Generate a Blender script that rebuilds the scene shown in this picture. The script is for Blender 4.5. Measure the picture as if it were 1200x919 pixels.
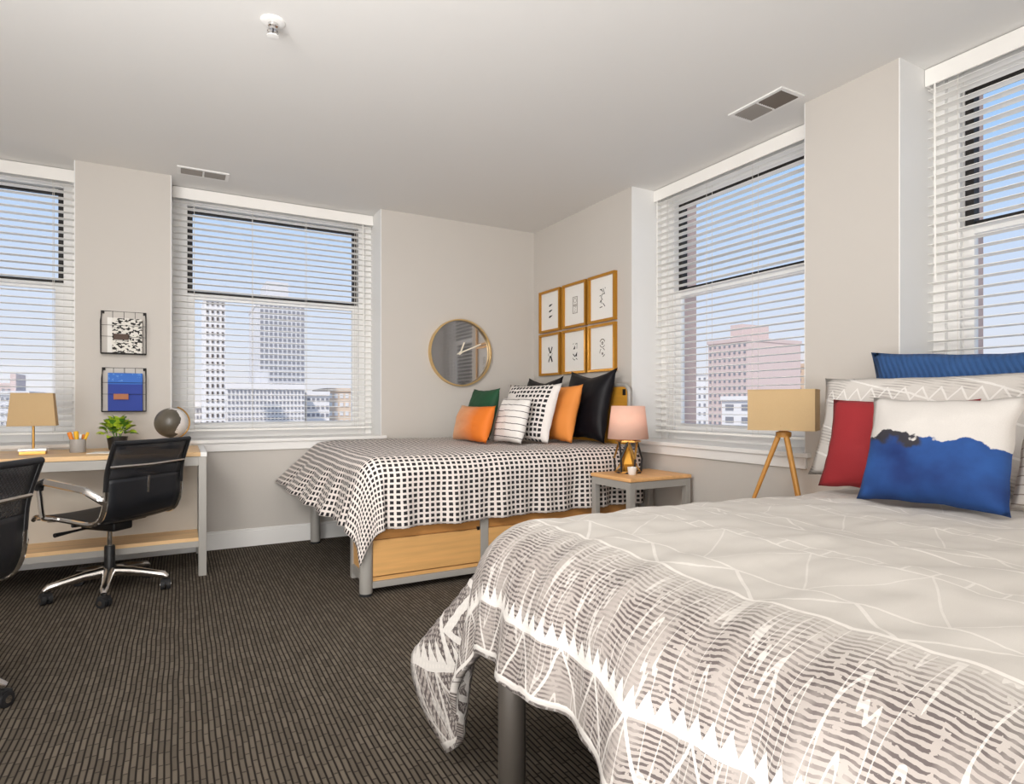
import bpy, bmesh, math, random
from mathutils import Vector, Matrix, noise as mnoise
PI = math.pi
R = math.radians
rnd = random.Random(7)
for o in list(bpy.data.objects): bpy.data.objects.remove(o)
S = bpy.context.scene
COL = S.collection

# ---------------------------------------------------------------- camera
FPX, H0, YAW, CAMH = 703.27, 472.56, R(28.918), 1.053
cam = bpy.data.cameras.new('camera'); cam.sensor_width = 36.0; cam.sensor_fit = 'HORIZONTAL'
cam.lens = FPX / 1200 * 36; cam.shift_y = (H0 - 459.5) / 1200; cam.clip_start = 0.02; cam.clip_end = 6000
camo = bpy.data.objects.new('camera', cam); COL.objects.link(camo)
camo.location = (0, 0, CAMH); camo.rotation_euler = (PI/2, 0, -YAW)
S.camera = camo

def lin(c):
    return tuple((x/255/12.92) if x/255 <= 0.04045 else ((x/255+0.055)/1.055)**2.4 for x in c)

# ---------------------------------------------------------------- world, sun, lights, exposure
W = bpy.data.worlds.new('world'); S.world = W; W.use_nodes = True
wt = W.node_tree; wt.nodes.clear()
tc = wt.nodes.new('ShaderNodeTexCoord'); sx = wt.nodes.new('ShaderNodeSeparateXYZ')
rp = wt.nodes.new('ShaderNodeValToRGB'); bg = wt.nodes.new('ShaderNodeBackground'); wo = wt.nodes.new('ShaderNodeOutputWorld')
wt.links.new(tc.outputs['Generated'], sx.inputs[0]); wt.links.new(sx.outputs['Z'], rp.inputs[0])
wt.links.new(rp.outputs[0], bg.inputs[0]); wt.links.new(bg.outputs[0], wo.inputs[0])
el = rp.color_ramp.elements
el[0].position = 0.0; el[0].color = (*lin((236, 232, 234)), 1)
el[1].position = 0.75; el[1].color = (*lin((104, 168, 236)), 1)
for p, c in ((0.07, (226, 230, 240)), (0.17, (210, 223, 244)), (0.34, (172, 207, 246))):
    e = rp.color_ramp.elements.new(p); e.color = (*lin(c), 1)
bg.inputs[1].default_value = 1.22

def light(name, kind, loc, aim, energy, color=(1, 1, 1), size=1.0, sy=None):
    l = bpy.data.lights.new(name, kind); l.energy = energy; l.color = color
    if kind == 'AREA':
        l.shape = 'RECTANGLE'; l.size = size; l.size_y = sy or size
    if kind == 'SUN': l.angle = R(3)
    o = bpy.data.objects.new(name, l); COL.objects.link(o); o.location = loc
    d = Vector(aim) - Vector(loc); o.rotation_euler = d.to_track_quat('-Z', 'Y').to_euler()
    return o
light('sun', 'SUN', (-30, -30, 45), (0, 0, 0), 5.0, (1.0, 0.93, 0.84))
light('rear_fill', 'AREA', (0.9, -1.3, 2.45), (0.7, 3.6, 1.1), 18, (1.0, 0.985, 0.965), 2.6, 1.0)  # unseen fill light added behind the camera
light('bounce_fill', 'AREA', (-1.05, -0.3, 1.0), (-0.75, 0.5, 2.64), 204, (1.0, 0.99, 0.975), 2.4, 2.8)  # unseen upward fill added to brighten the ceiling
light('corner_fill', 'AREA', (-0.8, 1.0, 2.50), (2.3, 4.2, 1.15), 30, (1.0, 0.985, 0.965), 1.0, 0.8).data.spread = R(100)  # unseen fill added high up to lift the far corner
S.view_settings.view_transform = 'Standard'; S.view_settings.look = 'None'
S.view_settings.gamma = 1; S.view_settings.use_curve_mapping = False
S.view_settings.exposure = -0.13

# ---------------------------------------------------------------- materials
MATS = {}
class NX:
    """small wrapper that writes maths as shader nodes"""
    def __init__(s, nt, sock): s.nt, s.s = nt, sock
    def _m(s, op, b=None, c=None):
        n = s.nt.nodes.new('ShaderNodeMath'); n.operation = op
        s.nt.links.new(s.s, n.inputs[0])
        for i, q in ((1, b), (2, c)):
            if q is None: continue
            if isinstance(q, NX): s.nt.links.new(q.s, n.inputs[i])
            else: n.inputs[i].default_value = q
        return NX(s.nt, n.outputs[0])
    def __add__(s, b): return s._m('ADD', b)
    def __sub__(s, b): return s._m('SUBTRACT', b)
    def __mul__(s, b): return s._m('MULTIPLY', b)
    def __truediv__(s, b): return s._m('DIVIDE', b)
    def fract(s): return s._m('FRACT')
    def floor(s): return s._m('FLOOR')
    def abs(s): return s._m('ABSOLUTE')
    def lt(s, b): return s._m('LESS_THAN', b)
    def gt(s, b): return s._m('GREATER_THAN', b)
    def mn(s, b): return s._m('MINIMUM', b)
    def mx(s, b): return s._m('MAXIMUM', b)
    def pp(s, b): return s._m('PINGPONG', b)
    def sin(s): return s._m('SINE')
    def inv(s): return (s * -1.0) + 1.0
    def ramp(s, a, b):
        n = s.nt.nodes.new('ShaderNodeMapRange'); s.nt.links.new(s.s, n.inputs[0])
        n.inputs[1].default_value = a; n.inputs[2].default_value = b
        return NX(s.nt, n.outputs[0])

class MatB:
    def __init__(s, name, rough=0.6, metal=0.0):
        s.m = bpy.data.materials.new(name); s.m.use_nodes = True; s.nt = s.m.node_tree
        s.b = s.nt.nodes['Principled BSDF']; s.out = s.nt.nodes['Material Output']
        s.b.inputs['Roughness'].default_value = rough; s.b.inputs['Metallic'].default_value = metal
        MATS[name] = s.m
    def coord(s, kind='Object'):
        n = s.nt.nodes.new('ShaderNodeTexCoord'); return n.outputs[kind]
    def xyz(s, kind='Object'):
        n = s.nt.nodes.new('ShaderNodeSeparateXYZ'); s.nt.links.new(s.coord(kind), n.inputs[0])
        return [NX(s.nt, n.outputs[i]) for i in range(3)]
    def vec(s, x, y, z=0.0):
        n = s.nt.nodes.new('ShaderNodeCombineXYZ')
        for i, q in enumerate((x, y, z)):
            if isinstance(q, NX): s.nt.links.new(q.s, n.inputs[i])
            else: n.inputs[i].default_value = q
        return n.outputs[0]
    def noise(s, vec, scale, detail=3.0):
        n = s.nt.nodes.new('ShaderNodeTexNoise'); s.nt.links.new(vec, n.inputs['Vector'])
        n.inputs['Scale'].default_value = scale; n.inputs['Detail'].default_value = detail
        return NX(s.nt, n.outputs['Fac'])
    def white(s, vec):
        n = s.nt.nodes.new('ShaderNodeTexWhiteNoise'); n.noise_dimensions = '3D'; s.nt.links.new(vec, n.inputs['Vector'])
        return NX(s.nt, n.outputs['Value'])
    def mix(s, f, a, b):
        n = s.nt.nodes.new('ShaderNodeMix'); n.data_type = 'RGBA'
        s.nt.links.new(f.s, n.inputs['Factor'])
        for i, q in ((6, a), (7, b)):
            if isinstance(q, tuple): n.inputs[i].default_value = (*q[:3], 1)
            else: s.nt.links.new(q, n.inputs[i])
        return n.outputs[2]
    def color(s, c): s.nt.links.new(c, s.b.inputs['Base Color']); return s
    def bump(s, h, strength=0.2, dist=0.01):
        n = s.nt.nodes.new('ShaderNodeBump'); n.inputs['Strength'].default_value = strength; n.inputs['Distance'].default_value = dist
        s.nt.links.new(h.s, n.inputs['Height']); s.nt.links.new(n.outputs[0], s.b.inputs['Normal']); return s

def pm(name, rgb, rough=0.6, metal=0.0, var=0.06, scale=8.0, bump=0.0, bscale=None, spec=None, sheen=0.0):
    """a plain procedural material: noise tinted colour and optional fine relief"""
    k = MatB(name, rough, metal); c = lin(rgb); co = k.coord()
    f = k.noise(co, scale)
    k.color(k.mix(f, tuple(x*(1-var) for x in c), tuple(min(1, x*(1+var)) for x in c)))
    if bump: k.bump(k.noise(co, bscale or scale*20), bump, 0.004)
    if spec is not None: k.b.inputs['Specular IOR Level'].default_value = spec
    if sheen: k.b.inputs['Sheen Weight'].default_value = sheen
    return k.m

pm('wall_paint', (202, 196, 189), 0.8, var=0.012, scale=3, bump=0.03, bscale=220, spec=0.25)
pm('ceiling_paint', (233, 231, 228), 0.85, var=0.01, scale=2, bump=0.03, bscale=200, spec=0.2)
pm('trim_white', (238, 236, 233), 0.45, var=0.012, scale=5)
pm('lining_white', (234, 233, 231), 0.6, var=0.01, scale=5)
pm('slat_white', (246, 243, 238), 0.45, var=0.02, scale=6)
pm('sash_white', (240, 238, 235), 0.4, var=0.015, scale=5)
pm('track_dark', (34, 30, 28), 0.6, var=0.1)
pm('brick_pale', (214, 186, 174), 0.85, var=0.08, scale=14, bump=0.2, bscale=60)
pm('cord_white', (225, 220, 212), 0.7)
pm('steel_grey', (168, 164, 158), 0.42, 0.1, var=0.02)
pm('steel_shaded', (92, 86, 80), 0.45, 0.3, var=0.03)  # darker copy of the grey steel, the bed post's shadow in its colour
pm('panel_beige', (196, 187, 174), 0.6, var=0.02)
pm('black_plastic', (22, 22, 24), 0.4, var=0.1)
pm('rubber', (30, 30, 32), 0.65, var=0.1)
pm('chrome', (215, 213, 212), 0.1, 1.0, var=0.01)
pm('polished_alu', (205, 200, 196), 0.2, 1.0, var=0.02)
pm('brass', (196, 150, 82), 0.3, 0.9, var=0.05)
pm('gold_frame', (196, 140, 50), 0.34, 0.65, var=0.06, scale=12)
pm('gold_pale', (214, 182, 126), 0.35, 0.6, var=0.04)
pm('ivory', (236, 226, 208), 0.5, var=0.02)
pm('paper', (236, 233, 228), 0.8, var=0.01)
pm('ink', (36, 33, 32), 0.8, var=0.1)
pm('ink_soft', (120, 108, 98), 0.8, var=0.1)
pm('white_ceramic', (238, 236, 233), 0.25, var=0.01)
pm('cup_grey', (168, 164, 160), 0.5, var=0.02)
pm('pot_black', (34, 33, 34), 0.4, var=0.05)
pm('soil', (58, 44, 34), 0.95, var=0.3, scale=40)
pm('leaf_green', (178, 202, 56), 0.45, var=0.45, scale=22)
pm('leaf_dark', (84, 130, 40), 0.45, var=0.4, scale=22)
pm('yellow', (244, 190, 40), 0.5, var=0.05)
pm('orange_plastic', (236, 140, 44), 0.5, var=0.05)
pm('blue_plastic', (150, 190, 226), 0.5, var=0.05)
pm('acrylic_white', (232, 231, 230), 0.1, var=0.01)
pm('label_brown', (74, 52, 40), 0.6, var=0.1)
pm('label_wood', (168, 100, 58), 0.55, var=0.1, scale=30)
pm('mattress_white', (218, 214, 208), 0.85, var=0.03)
pm('velvet_black', (15, 13, 18), 0.5, var=0.25, scale=5, bump=0.12, bscale=120, spec=0.22)
pm('fabric_green', (18, 74, 44), 0.7, var=0.2, scale=6, bump=0.15, bscale=300)
pm('fabric_orange', (226, 140, 62), 0.75, var=0.08, scale=6, bump=0.15, bscale=300)
pm('fabric_red', (142, 28, 34), 0.8, var=0.12, scale=6, bump=0.2, bscale=300)
pm('leg_wood', (196, 140, 66), 0.45, var=0.1, scale=20)
pm('mesh_black', (24, 26, 31), 0.5, var=0.1, scale=10, bump=0.2, bscale=500)
pm('seat_black', (26, 28, 33), 0.42, var=0.08, scale=10)
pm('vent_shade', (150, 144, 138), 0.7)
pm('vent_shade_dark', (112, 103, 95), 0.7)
pm('vent_slot', (70, 66, 62), 0.8)
pm('city_white', (226, 220, 216), 0.8, var=0.04, scale=0.05)
pm('city_grey', (208, 204, 203), 0.8, var=0.04, scale=0.05)  # whitened, so the outdoor haze sits in the colour
pm('city_warm', (220, 196, 172), 0.8, var=0.05, scale=0.05)
pm('city_rose', (206, 184, 176), 0.8, var=0.05, scale=0.05)
pm('city_glass', (138, 136, 140), 0.35, var=0.15, scale=0.1)  # panes lightened, with haze put into the colour
pm('city_glass_dark', (96, 86, 80), 0.4, var=0.15, scale=0.1)
pm('city_ground', (196, 188, 182), 0.95, var=0.12, scale=0.01)  # pale because haze over the ground is put into the colour

def wood(name, rgb, along='X', rough=0.45, k=1.0):
    b = MatB(name, rough); x, y, z = b.xyz()
    q = {'X': (x*0.9, y*14, z*14), 'Y': (x*14, y*0.9, z*14), 'Z': (x*14, y*14, z*0.9)}[along]
    v = b.vec(*q); f = b.noise(v, 2.2*k, 5.0); c = lin(rgb)
    b.color(b.mix(f.ramp(0.3, 0.75), tuple(t*0.84 for t in c), tuple(min(1, t*1.1) for t in c)))
    b.bump(f, 0.05, 0.002); return b.m
wood('maple_x', (224, 172, 108)); wood('maple_desk', (232, 192, 140)); wood('maple_y', (224, 172, 108), 'Y')
wood('maple_shaded', (200, 142, 80))  # darker maple, carrying the shade on the band above the drawers
wood('ns_top', (232, 178, 118), 'Y')
wood('headboard_wood', (206, 148, 52), 'Y')

# carpet: narrow ribs running towards the window wall with staggered breaks
b = MatB('carpet', 0.95); x, y, z = b.xyz()
wob = b.noise(b.vec(x*3.0, y*3.0), 1.0, 2.0)
xr = (x + wob*0.012) / 0.0175
colr = xr.floor(); fx = xr.fract()
rw = b.white(b.vec(colr, 3.0, 1.0))
yr = y / 0.072 + rw*7.0
fy = yr.fract()
line = (fx - 0.5).abs().ramp(0.28, 0.42)
cross = (fy - 0.5).abs().ramp(0.44, 0.49) * 0.75
tint = b.white(b.vec(colr, yr.floor(), 5.0))
grain = b.noise(b.coord(), 420.0, 2.0)
gap = line.mx(cross)
blot = b.noise(b.vec(x, y), 1.3, 3.0)
base = b.mix(tint*0.55 + grain*0.45, lin((80, 73, 64)), lin((118, 108, 96)))
base = b.mix(blot.ramp(0.35, 0.7)*0.3, base, lin((92, 84, 74)))
b.color(b.mix(gap, base, lin((38, 33, 31))))
b.bump(gap.inv()*0.8 + grain*0.4, 0.5, 0.004)
b.b.inputs['Specular IOR Level'].default_value = 0.1

# window glass: mostly clear, with a faint mirror
b = MatB('window_glass'); nt = b.nt
tr = nt.nodes.new('ShaderNodeBsdfTransparent'); tr.inputs[0].default_value = (0.95, 0.96, 0.97, 1)
gl = nt.nodes.new('ShaderNodeBsdfGlossy'); gl.inputs['Roughness'].default_value = 0.02
lw = nt.nodes.new('ShaderNodeLayerWeight'); lw.inputs[0].default_value = 0.12
mxn = nt.nodes.new('ShaderNodeMixShader'); nt.links.new(lw.outputs['Fresnel'], mxn.inputs[0])
nt.links.new(tr.outputs[0], mxn.inputs[1]); nt.links.new(gl.outputs[0], mxn.inputs[2]); nt.links.new(mxn.outputs[0], b.out.inputs[0])
# clear acrylic
b = MatB('acrylic', 0.05); b.b.inputs['Transmission Weight'].default_value = 0.9; b.b.inputs['IOR'].default_value = 1.3
b.b.inputs['Base Color'].default_value = (0.95, 0.95, 0.95, 1)
# chair back net, slightly see-through
b = MatB('net_black', 0.5); b.b.inputs['Base Color'].default_value = (*lin((34, 36, 42)), 1)
x, y, z = b.xyz(); h = ((x*420).sin()*(z*420).sin()); b.bump(h, 0.3, 0.002)
b.b.inputs['Alpha'].default_value = 0.78
# mirror clock face
b = MatB('mirror_grey', 0.05, 0.8); f = b.noise(b.coord(), 3.0); b.color(b.mix(f, lin((176, 173, 171)), lin((186, 183, 181))))

def shade_mat(name, rgb, trans=0.35):
    b = MatB(name, 0.8); c = lin(rgb); nt = b.nt
    x, y, z = b.xyz(); wv = b.noise(b.vec(x*300, y*300, z*300), 1.0, 2.0)
    col = b.mix(wv, tuple(t*0.96 for t in c), tuple(min(1, t*1.04) for t in c)); b.color(col)
    tl = nt.nodes.new('ShaderNodeBsdfTranslucent'); nt.links.new(col, tl.inputs[0])
    mn = nt.nodes.new('ShaderNodeMixShader'); mn.inputs[0].default_value = trans
    nt.links.new(b.b.outputs[0], mn.inputs[1]); nt.links.new(tl.outputs[0], mn.inputs[2]); nt.links.new(mn.outputs[0], b.out.inputs[0])
shade_mat('shade_tan', (226, 198, 152)); shade_mat('shade_rose', (250, 220, 204), 0.45)

# bed covers
b = MatB('cover_check', 0.85); u, v, _ = b.xyz('UV')
wv = b.noise(b.vec(u, v), 40.0, 2.0)
fu = ((u + wv*0.004)/0.0345).fract(); fv = ((v + wv*0.004)/0.0300).fract()
sq = ((fu-0.5).abs()).mx((fv-0.5).abs()).lt(0.305)
fine = b.noise(b.vec(u, v), 900.0, 2.0)
pw = b.mix(fine, lin((214, 203, 196)), lin((240, 231, 225))); pk = b.mix(fine, lin((20, 18, 20)), lin((44, 38, 40)))
b.color(b.mix(sq, pw, pk)); b.bump(fine*0.3 + sq*0.7, 0.3, 0.003)

b = MatB('cover_tribal', 0.9); u, v, _ = b.xyz('UV')
nz = b.noise(b.vec(u, v), 9.0, 4.0); nz2 = b.noise(b.vec(u*2.0, v*2.0), 30.0, 3.0)
uu = u + (nz-0.5)*0.02
fine = b.noise(b.vec(u, v), 700.0, 2.0)
base = b.mix(fine*0.6 + nz*0.4, lin((178, 172, 165)), lin((202, 197, 191)))
foot = u.lt(0.82)
# thin white drawn lines across the bed, in pairs, with zigzags between them
per = 0.46
fu = ((uu - 0.82)/per).fract()
l1 = (fu - 0.015).abs().lt(0.009); l2 = (fu - 0.22).abs().lt(0.006); l3 = (fu - 0.62).abs().lt(0.006); l4 = (fu - 0.70).abs().lt(0.005)
zz = ((v*1.0 + nz*0.03)/0.115).pp(1.0)
zig = ((fu - 0.015)/0.205 - zz).abs().lt(0.045) * fu.gt(0.015) * fu.lt(0.22)
zz2 = ((v + nz*0.02)/0.11).pp(1.0)
zig2 = ((fu - 0.22)/0.40 - zz2).abs().lt(0.02) * fu.gt(0.22) * fu.lt(0.62)
tick = ((v + nz*0.02)/0.05).fract().lt(0.10) * fu.gt(0.62) * fu.lt(0.70)
topl = l1.mx(l2*0.8).mx(l3*0.8).mx(l4*0.8).mx(zig*0.75).mx(zig2*0.55).mx(tick*0.7) * u.gt(0.81) * (nz2.ramp(0.25, 0.5)*0.4 + 0.6)
# foot drop: fine dark sketch strokes, tall white blades, a border with white teeth
wobv = (nz2-0.5)*0.006
st = ((u + wobv + nz*0.03)/0.0098).fract().lt(0.46)
patch = b.noise(b.vec(u*1.5, v*3.0), 5.0, 3.0).ramp(0.30, 0.55) * u.ramp(0.84, 0.74)
stroke = st * patch * foot * u.gt(0.30) * nz2.gt(0.40)
bladew = b.noise(b.vec(u*0.22, v*2.2 + u*0.25), 16.0, 1.0)
blade = (bladew - 0.5).abs().lt(0.014) * foot
tooth = ((v)/0.015).pp(1.0)
tt = ((uu - 0.565)/0.036); teeth = (tt - tooth).lt(0.0) * tt.gt(0.0)
bord = (uu - 0.56).abs().lt(0.007)
z3 = ((v + nz*0.02)/0.06).pp(1.0); zig3 = ((uu - 0.425)/0.13 - z3).abs().lt(0.055) * uu.gt(0.425) * uu.lt(0.555)
hem = (uu - 0.438).abs().lt(0.006)
far_z = ((u + nz*0.02)/0.07).pp(1.0)
sidez = ((v - 1.60)/0.16 - far_z).abs().lt(0.12) * v.gt(1.58)
sidel = (v - 1.78).abs().lt(0.008).mx((v - 1.60).abs().lt(0.008))
white = topl.mx(blade*0.5).mx((teeth.mx(bord).mx(zig3*0.8).mx(hem))*foot*0.9).mx((sidez.mx(sidel))*0.9)
sd = ((u+v)/0.011 + nz*3).fract().lt(0.4) * v.gt(1.54) * nz2.gt(0.4)
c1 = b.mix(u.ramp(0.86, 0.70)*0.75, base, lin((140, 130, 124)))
c1 = b.mix(stroke.mx(sd)*0.85, c1, lin((66, 56, 56)))
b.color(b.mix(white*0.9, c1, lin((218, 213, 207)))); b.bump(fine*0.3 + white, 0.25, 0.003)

def pillow_pattern(name, fn, rough=0.85):
    b = MatB(name, rough); x, y, z = b.xyz()
    fine = b.noise(b.coord(), 500.0, 2.0); b.color(fn(b, x, y, z, fine)); b.bump(fine, 0.2, 0.002); return b.m
pillow_pattern('pillow_stripe', lambda b, x, y, z, f: b.mix((((z + b.noise(b.coord(), 9.0)*0.02)/0.047).fract().lt(0.11)), b.mix(f, lin((222, 216, 210)), lin((242, 238, 234))), lin((70, 62, 62))))
def _chk(b, x, y, z, f):
    n = b.noise(b.coord(), 14.0)*0.02
    fx = ((x+n)/0.045).fract(); fz = ((z+n)/0.036).fract()
    sq = fx.gt(0.32)*fz.gt(0.42)*x.gt(-0.12).mx(z.gt(0.36))
    return b.mix(sq*(x.abs().lt(0.26)), b.mix(f, lin((222, 214, 208)), lin((244, 238, 234))), lin((28, 25, 27)))
pillow_pattern('pillow_check', _chk)
def _ombre(b, x, y, z, f):
    n = b.noise(b.coord(), 6.0)
    return b.mix((x*2.4 + n*0.5).ramp(-0.62, 0.62), lin((226, 186, 150)), lin((226, 118, 28)))
pillow_pattern('pillow_ombre', _ombre, 0.7)
def _wc(b, x, y, z, f):
    n = b.noise(b.vec(x, z), 13.0, 6.0); n2 = b.noise(b.vec(x, z, 4.0), 6.0, 4.0)
    m = (z - n*0.14 + x*0.06).ramp(0.117, 0.121).inv()
    dark = (z - n*0.14 + x*0.06).ramp(0.085, 0.1) * b.noise(b.vec(x, z, 9.0), 7.0, 2.0).ramp(0.52, 0.56)
    blue = b.mix(n2.ramp(0.3, 0.72), lin((14, 44, 102)), lin((36, 86, 154)))
    blue = b.mix(dark, blue, lin((44, 42, 50)))
    return b.mix(m, b.mix(f, lin((192, 187, 182)), lin((208, 203, 198))), blue)
pillow_pattern('pillow_watercolour', _wc)
def _tri(b, x, y, z, f):
    n = b.noise(b.coord(), 8.0, 3.0)
    zz = ((x + n*0.01)/0.03).pp(1.0)
    zig = ((z - 0.30)/0.05 - zz).abs().lt(0.12)*z.gt(0.29)*z.lt(0.36)
    l = ((z + n*0.03 + x*0.3)/0.11).fract().lt(0.07)
    dk = ((z + x*0.2 + n*0.02)/0.012).fract().lt(0.4)*b.noise(b.coord(), 6.0).ramp(0.52, 0.6)
    c = b.mix(f, lin((196, 190, 184)), lin((214, 209, 203)))
    c = b.mix(dk*0.5, c, lin((110, 102, 98)))
    return b.mix(zig.mx(l)*0.6, c, lin((240, 237, 233)))
pillow_pattern('pillow_tribal', _tri)
pillow_pattern('pillow_cream', lambda b, x, y, z, f: b.mix(((z + b.noise(b.coord(), 7.0)*0.02)/0.026).fract().lt(0.12), b.mix(f, lin((222, 212, 202)), lin((240, 232, 224))), lin((168, 152, 138))))
b = MatB('quilt_blue', 0.75); x, y, z = b.xyz(); f = b.noise(b.coord(), 14.0); wv = ((x*0.9 + z*0.5 + f*0.01)/0.010).pp(1.0)
b.color(b.mix(f*0.6 + wv*0.4, lin((28, 64, 112)), lin((48, 92, 148)))); b.bump(wv, 0.55, 0.006)
def _fold(b, x, y, z, f):
    v = b.noise(b.vec(x*1.3, z*2.2), 26.0, 4.0); v2 = b.noise(b.vec(x, z, 2.0), 60.0, 2.0)
    return b.mix(v.gt(0.52)*v2.gt(0.38), lin((226, 222, 214)), lin((42, 40, 38)))
pillow_pattern('print_mono', _fold)
def _blue(b, x, y, z, f):
    v = b.noise(b.coord(), 40.0, 4.0)
    c = b.mix(z.gt(0.18), lin((14, 52, 150)), lin((40, 104, 196)))
    return b.mix(z.gt(0.20)*v.gt(0.56)*0.6, c, lin((96, 150, 216)))
pillow_pattern('print_blue', _blue, 0.6)
def _globe(b, x, y, z, f):
    n = b.noise(b.coord(), 9.0, 4.0)
    return b.mix((n + x*2.6 - z*0.6).gt(0.42), b.mix(n, lin((38, 34, 30)), lin((122, 114, 100))), lin((232, 228, 224)))
pillow_pattern('globe_skin', _globe, 0.3)

# ---------------------------------------------------------------- mesh helpers
class MB:
    def __init__(s): s.v, s.f, s.uv = [], [], None
    def add(s, vs, fs):
        o = len(s.v); s.v += [tuple(p) for p in vs]; s.f += [tuple(i+o for i in f) for f in fs]; return s
    def box(s, x0, x1, y0, y1, z0, z1, M=None):
        vs = [Vector((x, y, z)) for z in (z0, z1) for y in (y0, y1) for x in (x0, x1)]
        if M: vs = [M @ p for p in vs]
        return s.add(vs, [(0, 2, 3, 1), (4, 5, 7, 6), (0, 1, 5, 4), (2, 6, 7, 3), (0, 4, 6, 2), (1, 3, 7, 5)])
    def tube(s, pts, r, n=10, closed=False, cap=True, sq=None):
        pts = [Vector(p) for p in pts]; m = len(pts); rr = r if isinstance(r, (list, tuple)) else [r]*m
        ts = []
        for i in range(m):
            a = pts[i-1] if (i > 0 or closed) else pts[i]; c = pts[(i+1) % m] if (i < m-1 or closed) else pts[i]
            ts.append((c-a).normalized())
        up = Vector((0, 0, 1)) if abs(ts[0].z) < 0.9 else Vector((1, 0, 0))
        nrm = (up - ts[0]*up.dot(ts[0])).normalized(); vs = []
        for i in range(m):
            nrm = (nrm - ts[i]*nrm.dot(ts[i])).normalized(); bi = ts[i].cross(nrm)
            for k in range(n):
                a = 2*PI*k/n
                ca, sa = math.cos(a), math.sin(a)
                if sq: ca *= sq
                vs.append(pts[i] + (nrm*ca + bi*sa)*rr[i])
        fs = []
        for i in range(m if closed else m-1):
            j = (i+1) % m
            for k in range(n): fs.append((i*n+k, i*n+(k+1) % n, j*n+(k+1) % n, j*n+k))
        if cap and not closed: fs += [tuple(range(n))[::-1], tuple((m-1)*n+k for k in range(n))]
        return s.add(vs, fs)
    def lathe(s, prof, n=24, c=(0, 0, 0), M=None, cap=True):
        vs, fs = [], []
        for r, z in prof:
            for k in range(n):
                a = 2*PI*k/n; p = Vector((c[0]+r*math.cos(a), c[1]+r*math.sin(a), c[2]+z)); vs.append(M @ p if M else p)
        for i in range(len(prof)-1):
            for k in range(n): fs.append((i*n+k, i*n+(k+1) % n, (i+1)*n+(k+1) % n, (i+1)*n+k))
        if cap: fs += [tuple(range(n))[::-1], tuple((len(prof)-1)*n+k for k in range(n))]
        return s.add(vs, fs)
    def prism(s, poly, axis, a, b_):
        """extrude a 2D outline along an axis: 'x' -> (y,z), 'y' -> (x,z), 'z' -> (x,y)"""
        n = len(poly); f3 = {'x': lambda p, q: (q, p[0], p[1]), 'y': lambda p, q: (p[0], q, p[1]), 'z': lambda p, q: (p[0], p[1], q)}[axis]
        vs = [f3(p, a) for p in poly] + [f3(p, b_) for p in poly]
        fs = [tuple(range(n))[::-1], tuple(range(n, 2*n))] + [(i, (i+1) % n, n+(i+1) % n, n+i) for i in range(n)]
        return s.add(vs, fs)
    def mesh(s, name, mat, smooth=False, bevel=0.0, seg=2):
        me = bpy.data.meshes.new(name); me.from_pydata(s.v, [], s.f)
        bm = bmesh.new(); bm.from_mesh(me); bmesh.ops.recalc_face_normals(bm, faces=bm.faces)
        if bevel:
            es = [e for e in bm.edges if len(e.link_faces) == 2 and e.calc_face_angle(0) > 0.6]
            bmesh.ops.bevel(bm, geom=es, offset=bevel, segments=seg, affect='EDGES', profile=0.6, clamp_overlap=True)
        bm.to_mesh(me); bm.free()
        if s.uv:
            ul = me.uv_layers.new(name='uv')
            for lp in me.loops: ul.data[lp.index].uv = s.uv[lp.vertex_index]
        me.materials.append(MATS[mat])
        if smooth:
            for p in me.polygons: p.use_smooth = True
            if smooth != 'all': me.set_sharp_from_angle(angle=R(38))
        return me
    def build(s, name, mat, parent=None, smooth=False, bevel=0.0, loc=(0, 0, 0), rot=(0, 0, 0), seg=2):
        return put(name, s.mesh(name, mat, smooth, bevel, seg), parent, loc, rot)

def put(name, me, parent=None, loc=(0, 0, 0), rot=(0, 0, 0)):
    o = bpy.data.objects.new(name, me); COL.objects.link(o); o.parent = parent
    o.location = loc; o.rotation_euler = rot; return o
def tag(o, label, cat, group=None):
    o['label'] = label; o['category'] = cat
    if group: o['group'] = group
    return o
def thing(name, label, cat, loc=(0, 0, 0), rz=0.0, group=None, rot=None):
    o = bpy.data.objects.new(name, None); COL.objects.link(o); o.location = loc; o.rotation_euler = rot or (0, 0, rz)
    o.empty_display_size = 0.1
    return tag(o, label, cat, group)
def struct(o, label=None):
    o['kind'] = 'structure'
    if label: o['label'] = label
    return o
def copy_tree(o, parent=None):
    c = o.copy(); COL.objects.link(c); c.parent = parent
    for ch in [q for q in bpy.data.objects if q.parent is o]: copy_tree(ch, c)
    return c
def ray(u, v):
    a = (u-600)/FPX; c, s_ = math.cos(YAW), math.sin(YAW)
    return Vector((s_ + c*a, c - s_*a, -(v-H0)/FPX))
def at(u, v, x=None, y=None):
    d = ray(u, v); t = x/d.x if x is not None else y/d.y
    return d*t + Vector((0, 0, CAMH))
def arc(c, r, a0, a1, n, f): return [f(c, r, a0+(a1-a0)*i/n) for i in range(n+1)]

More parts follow.
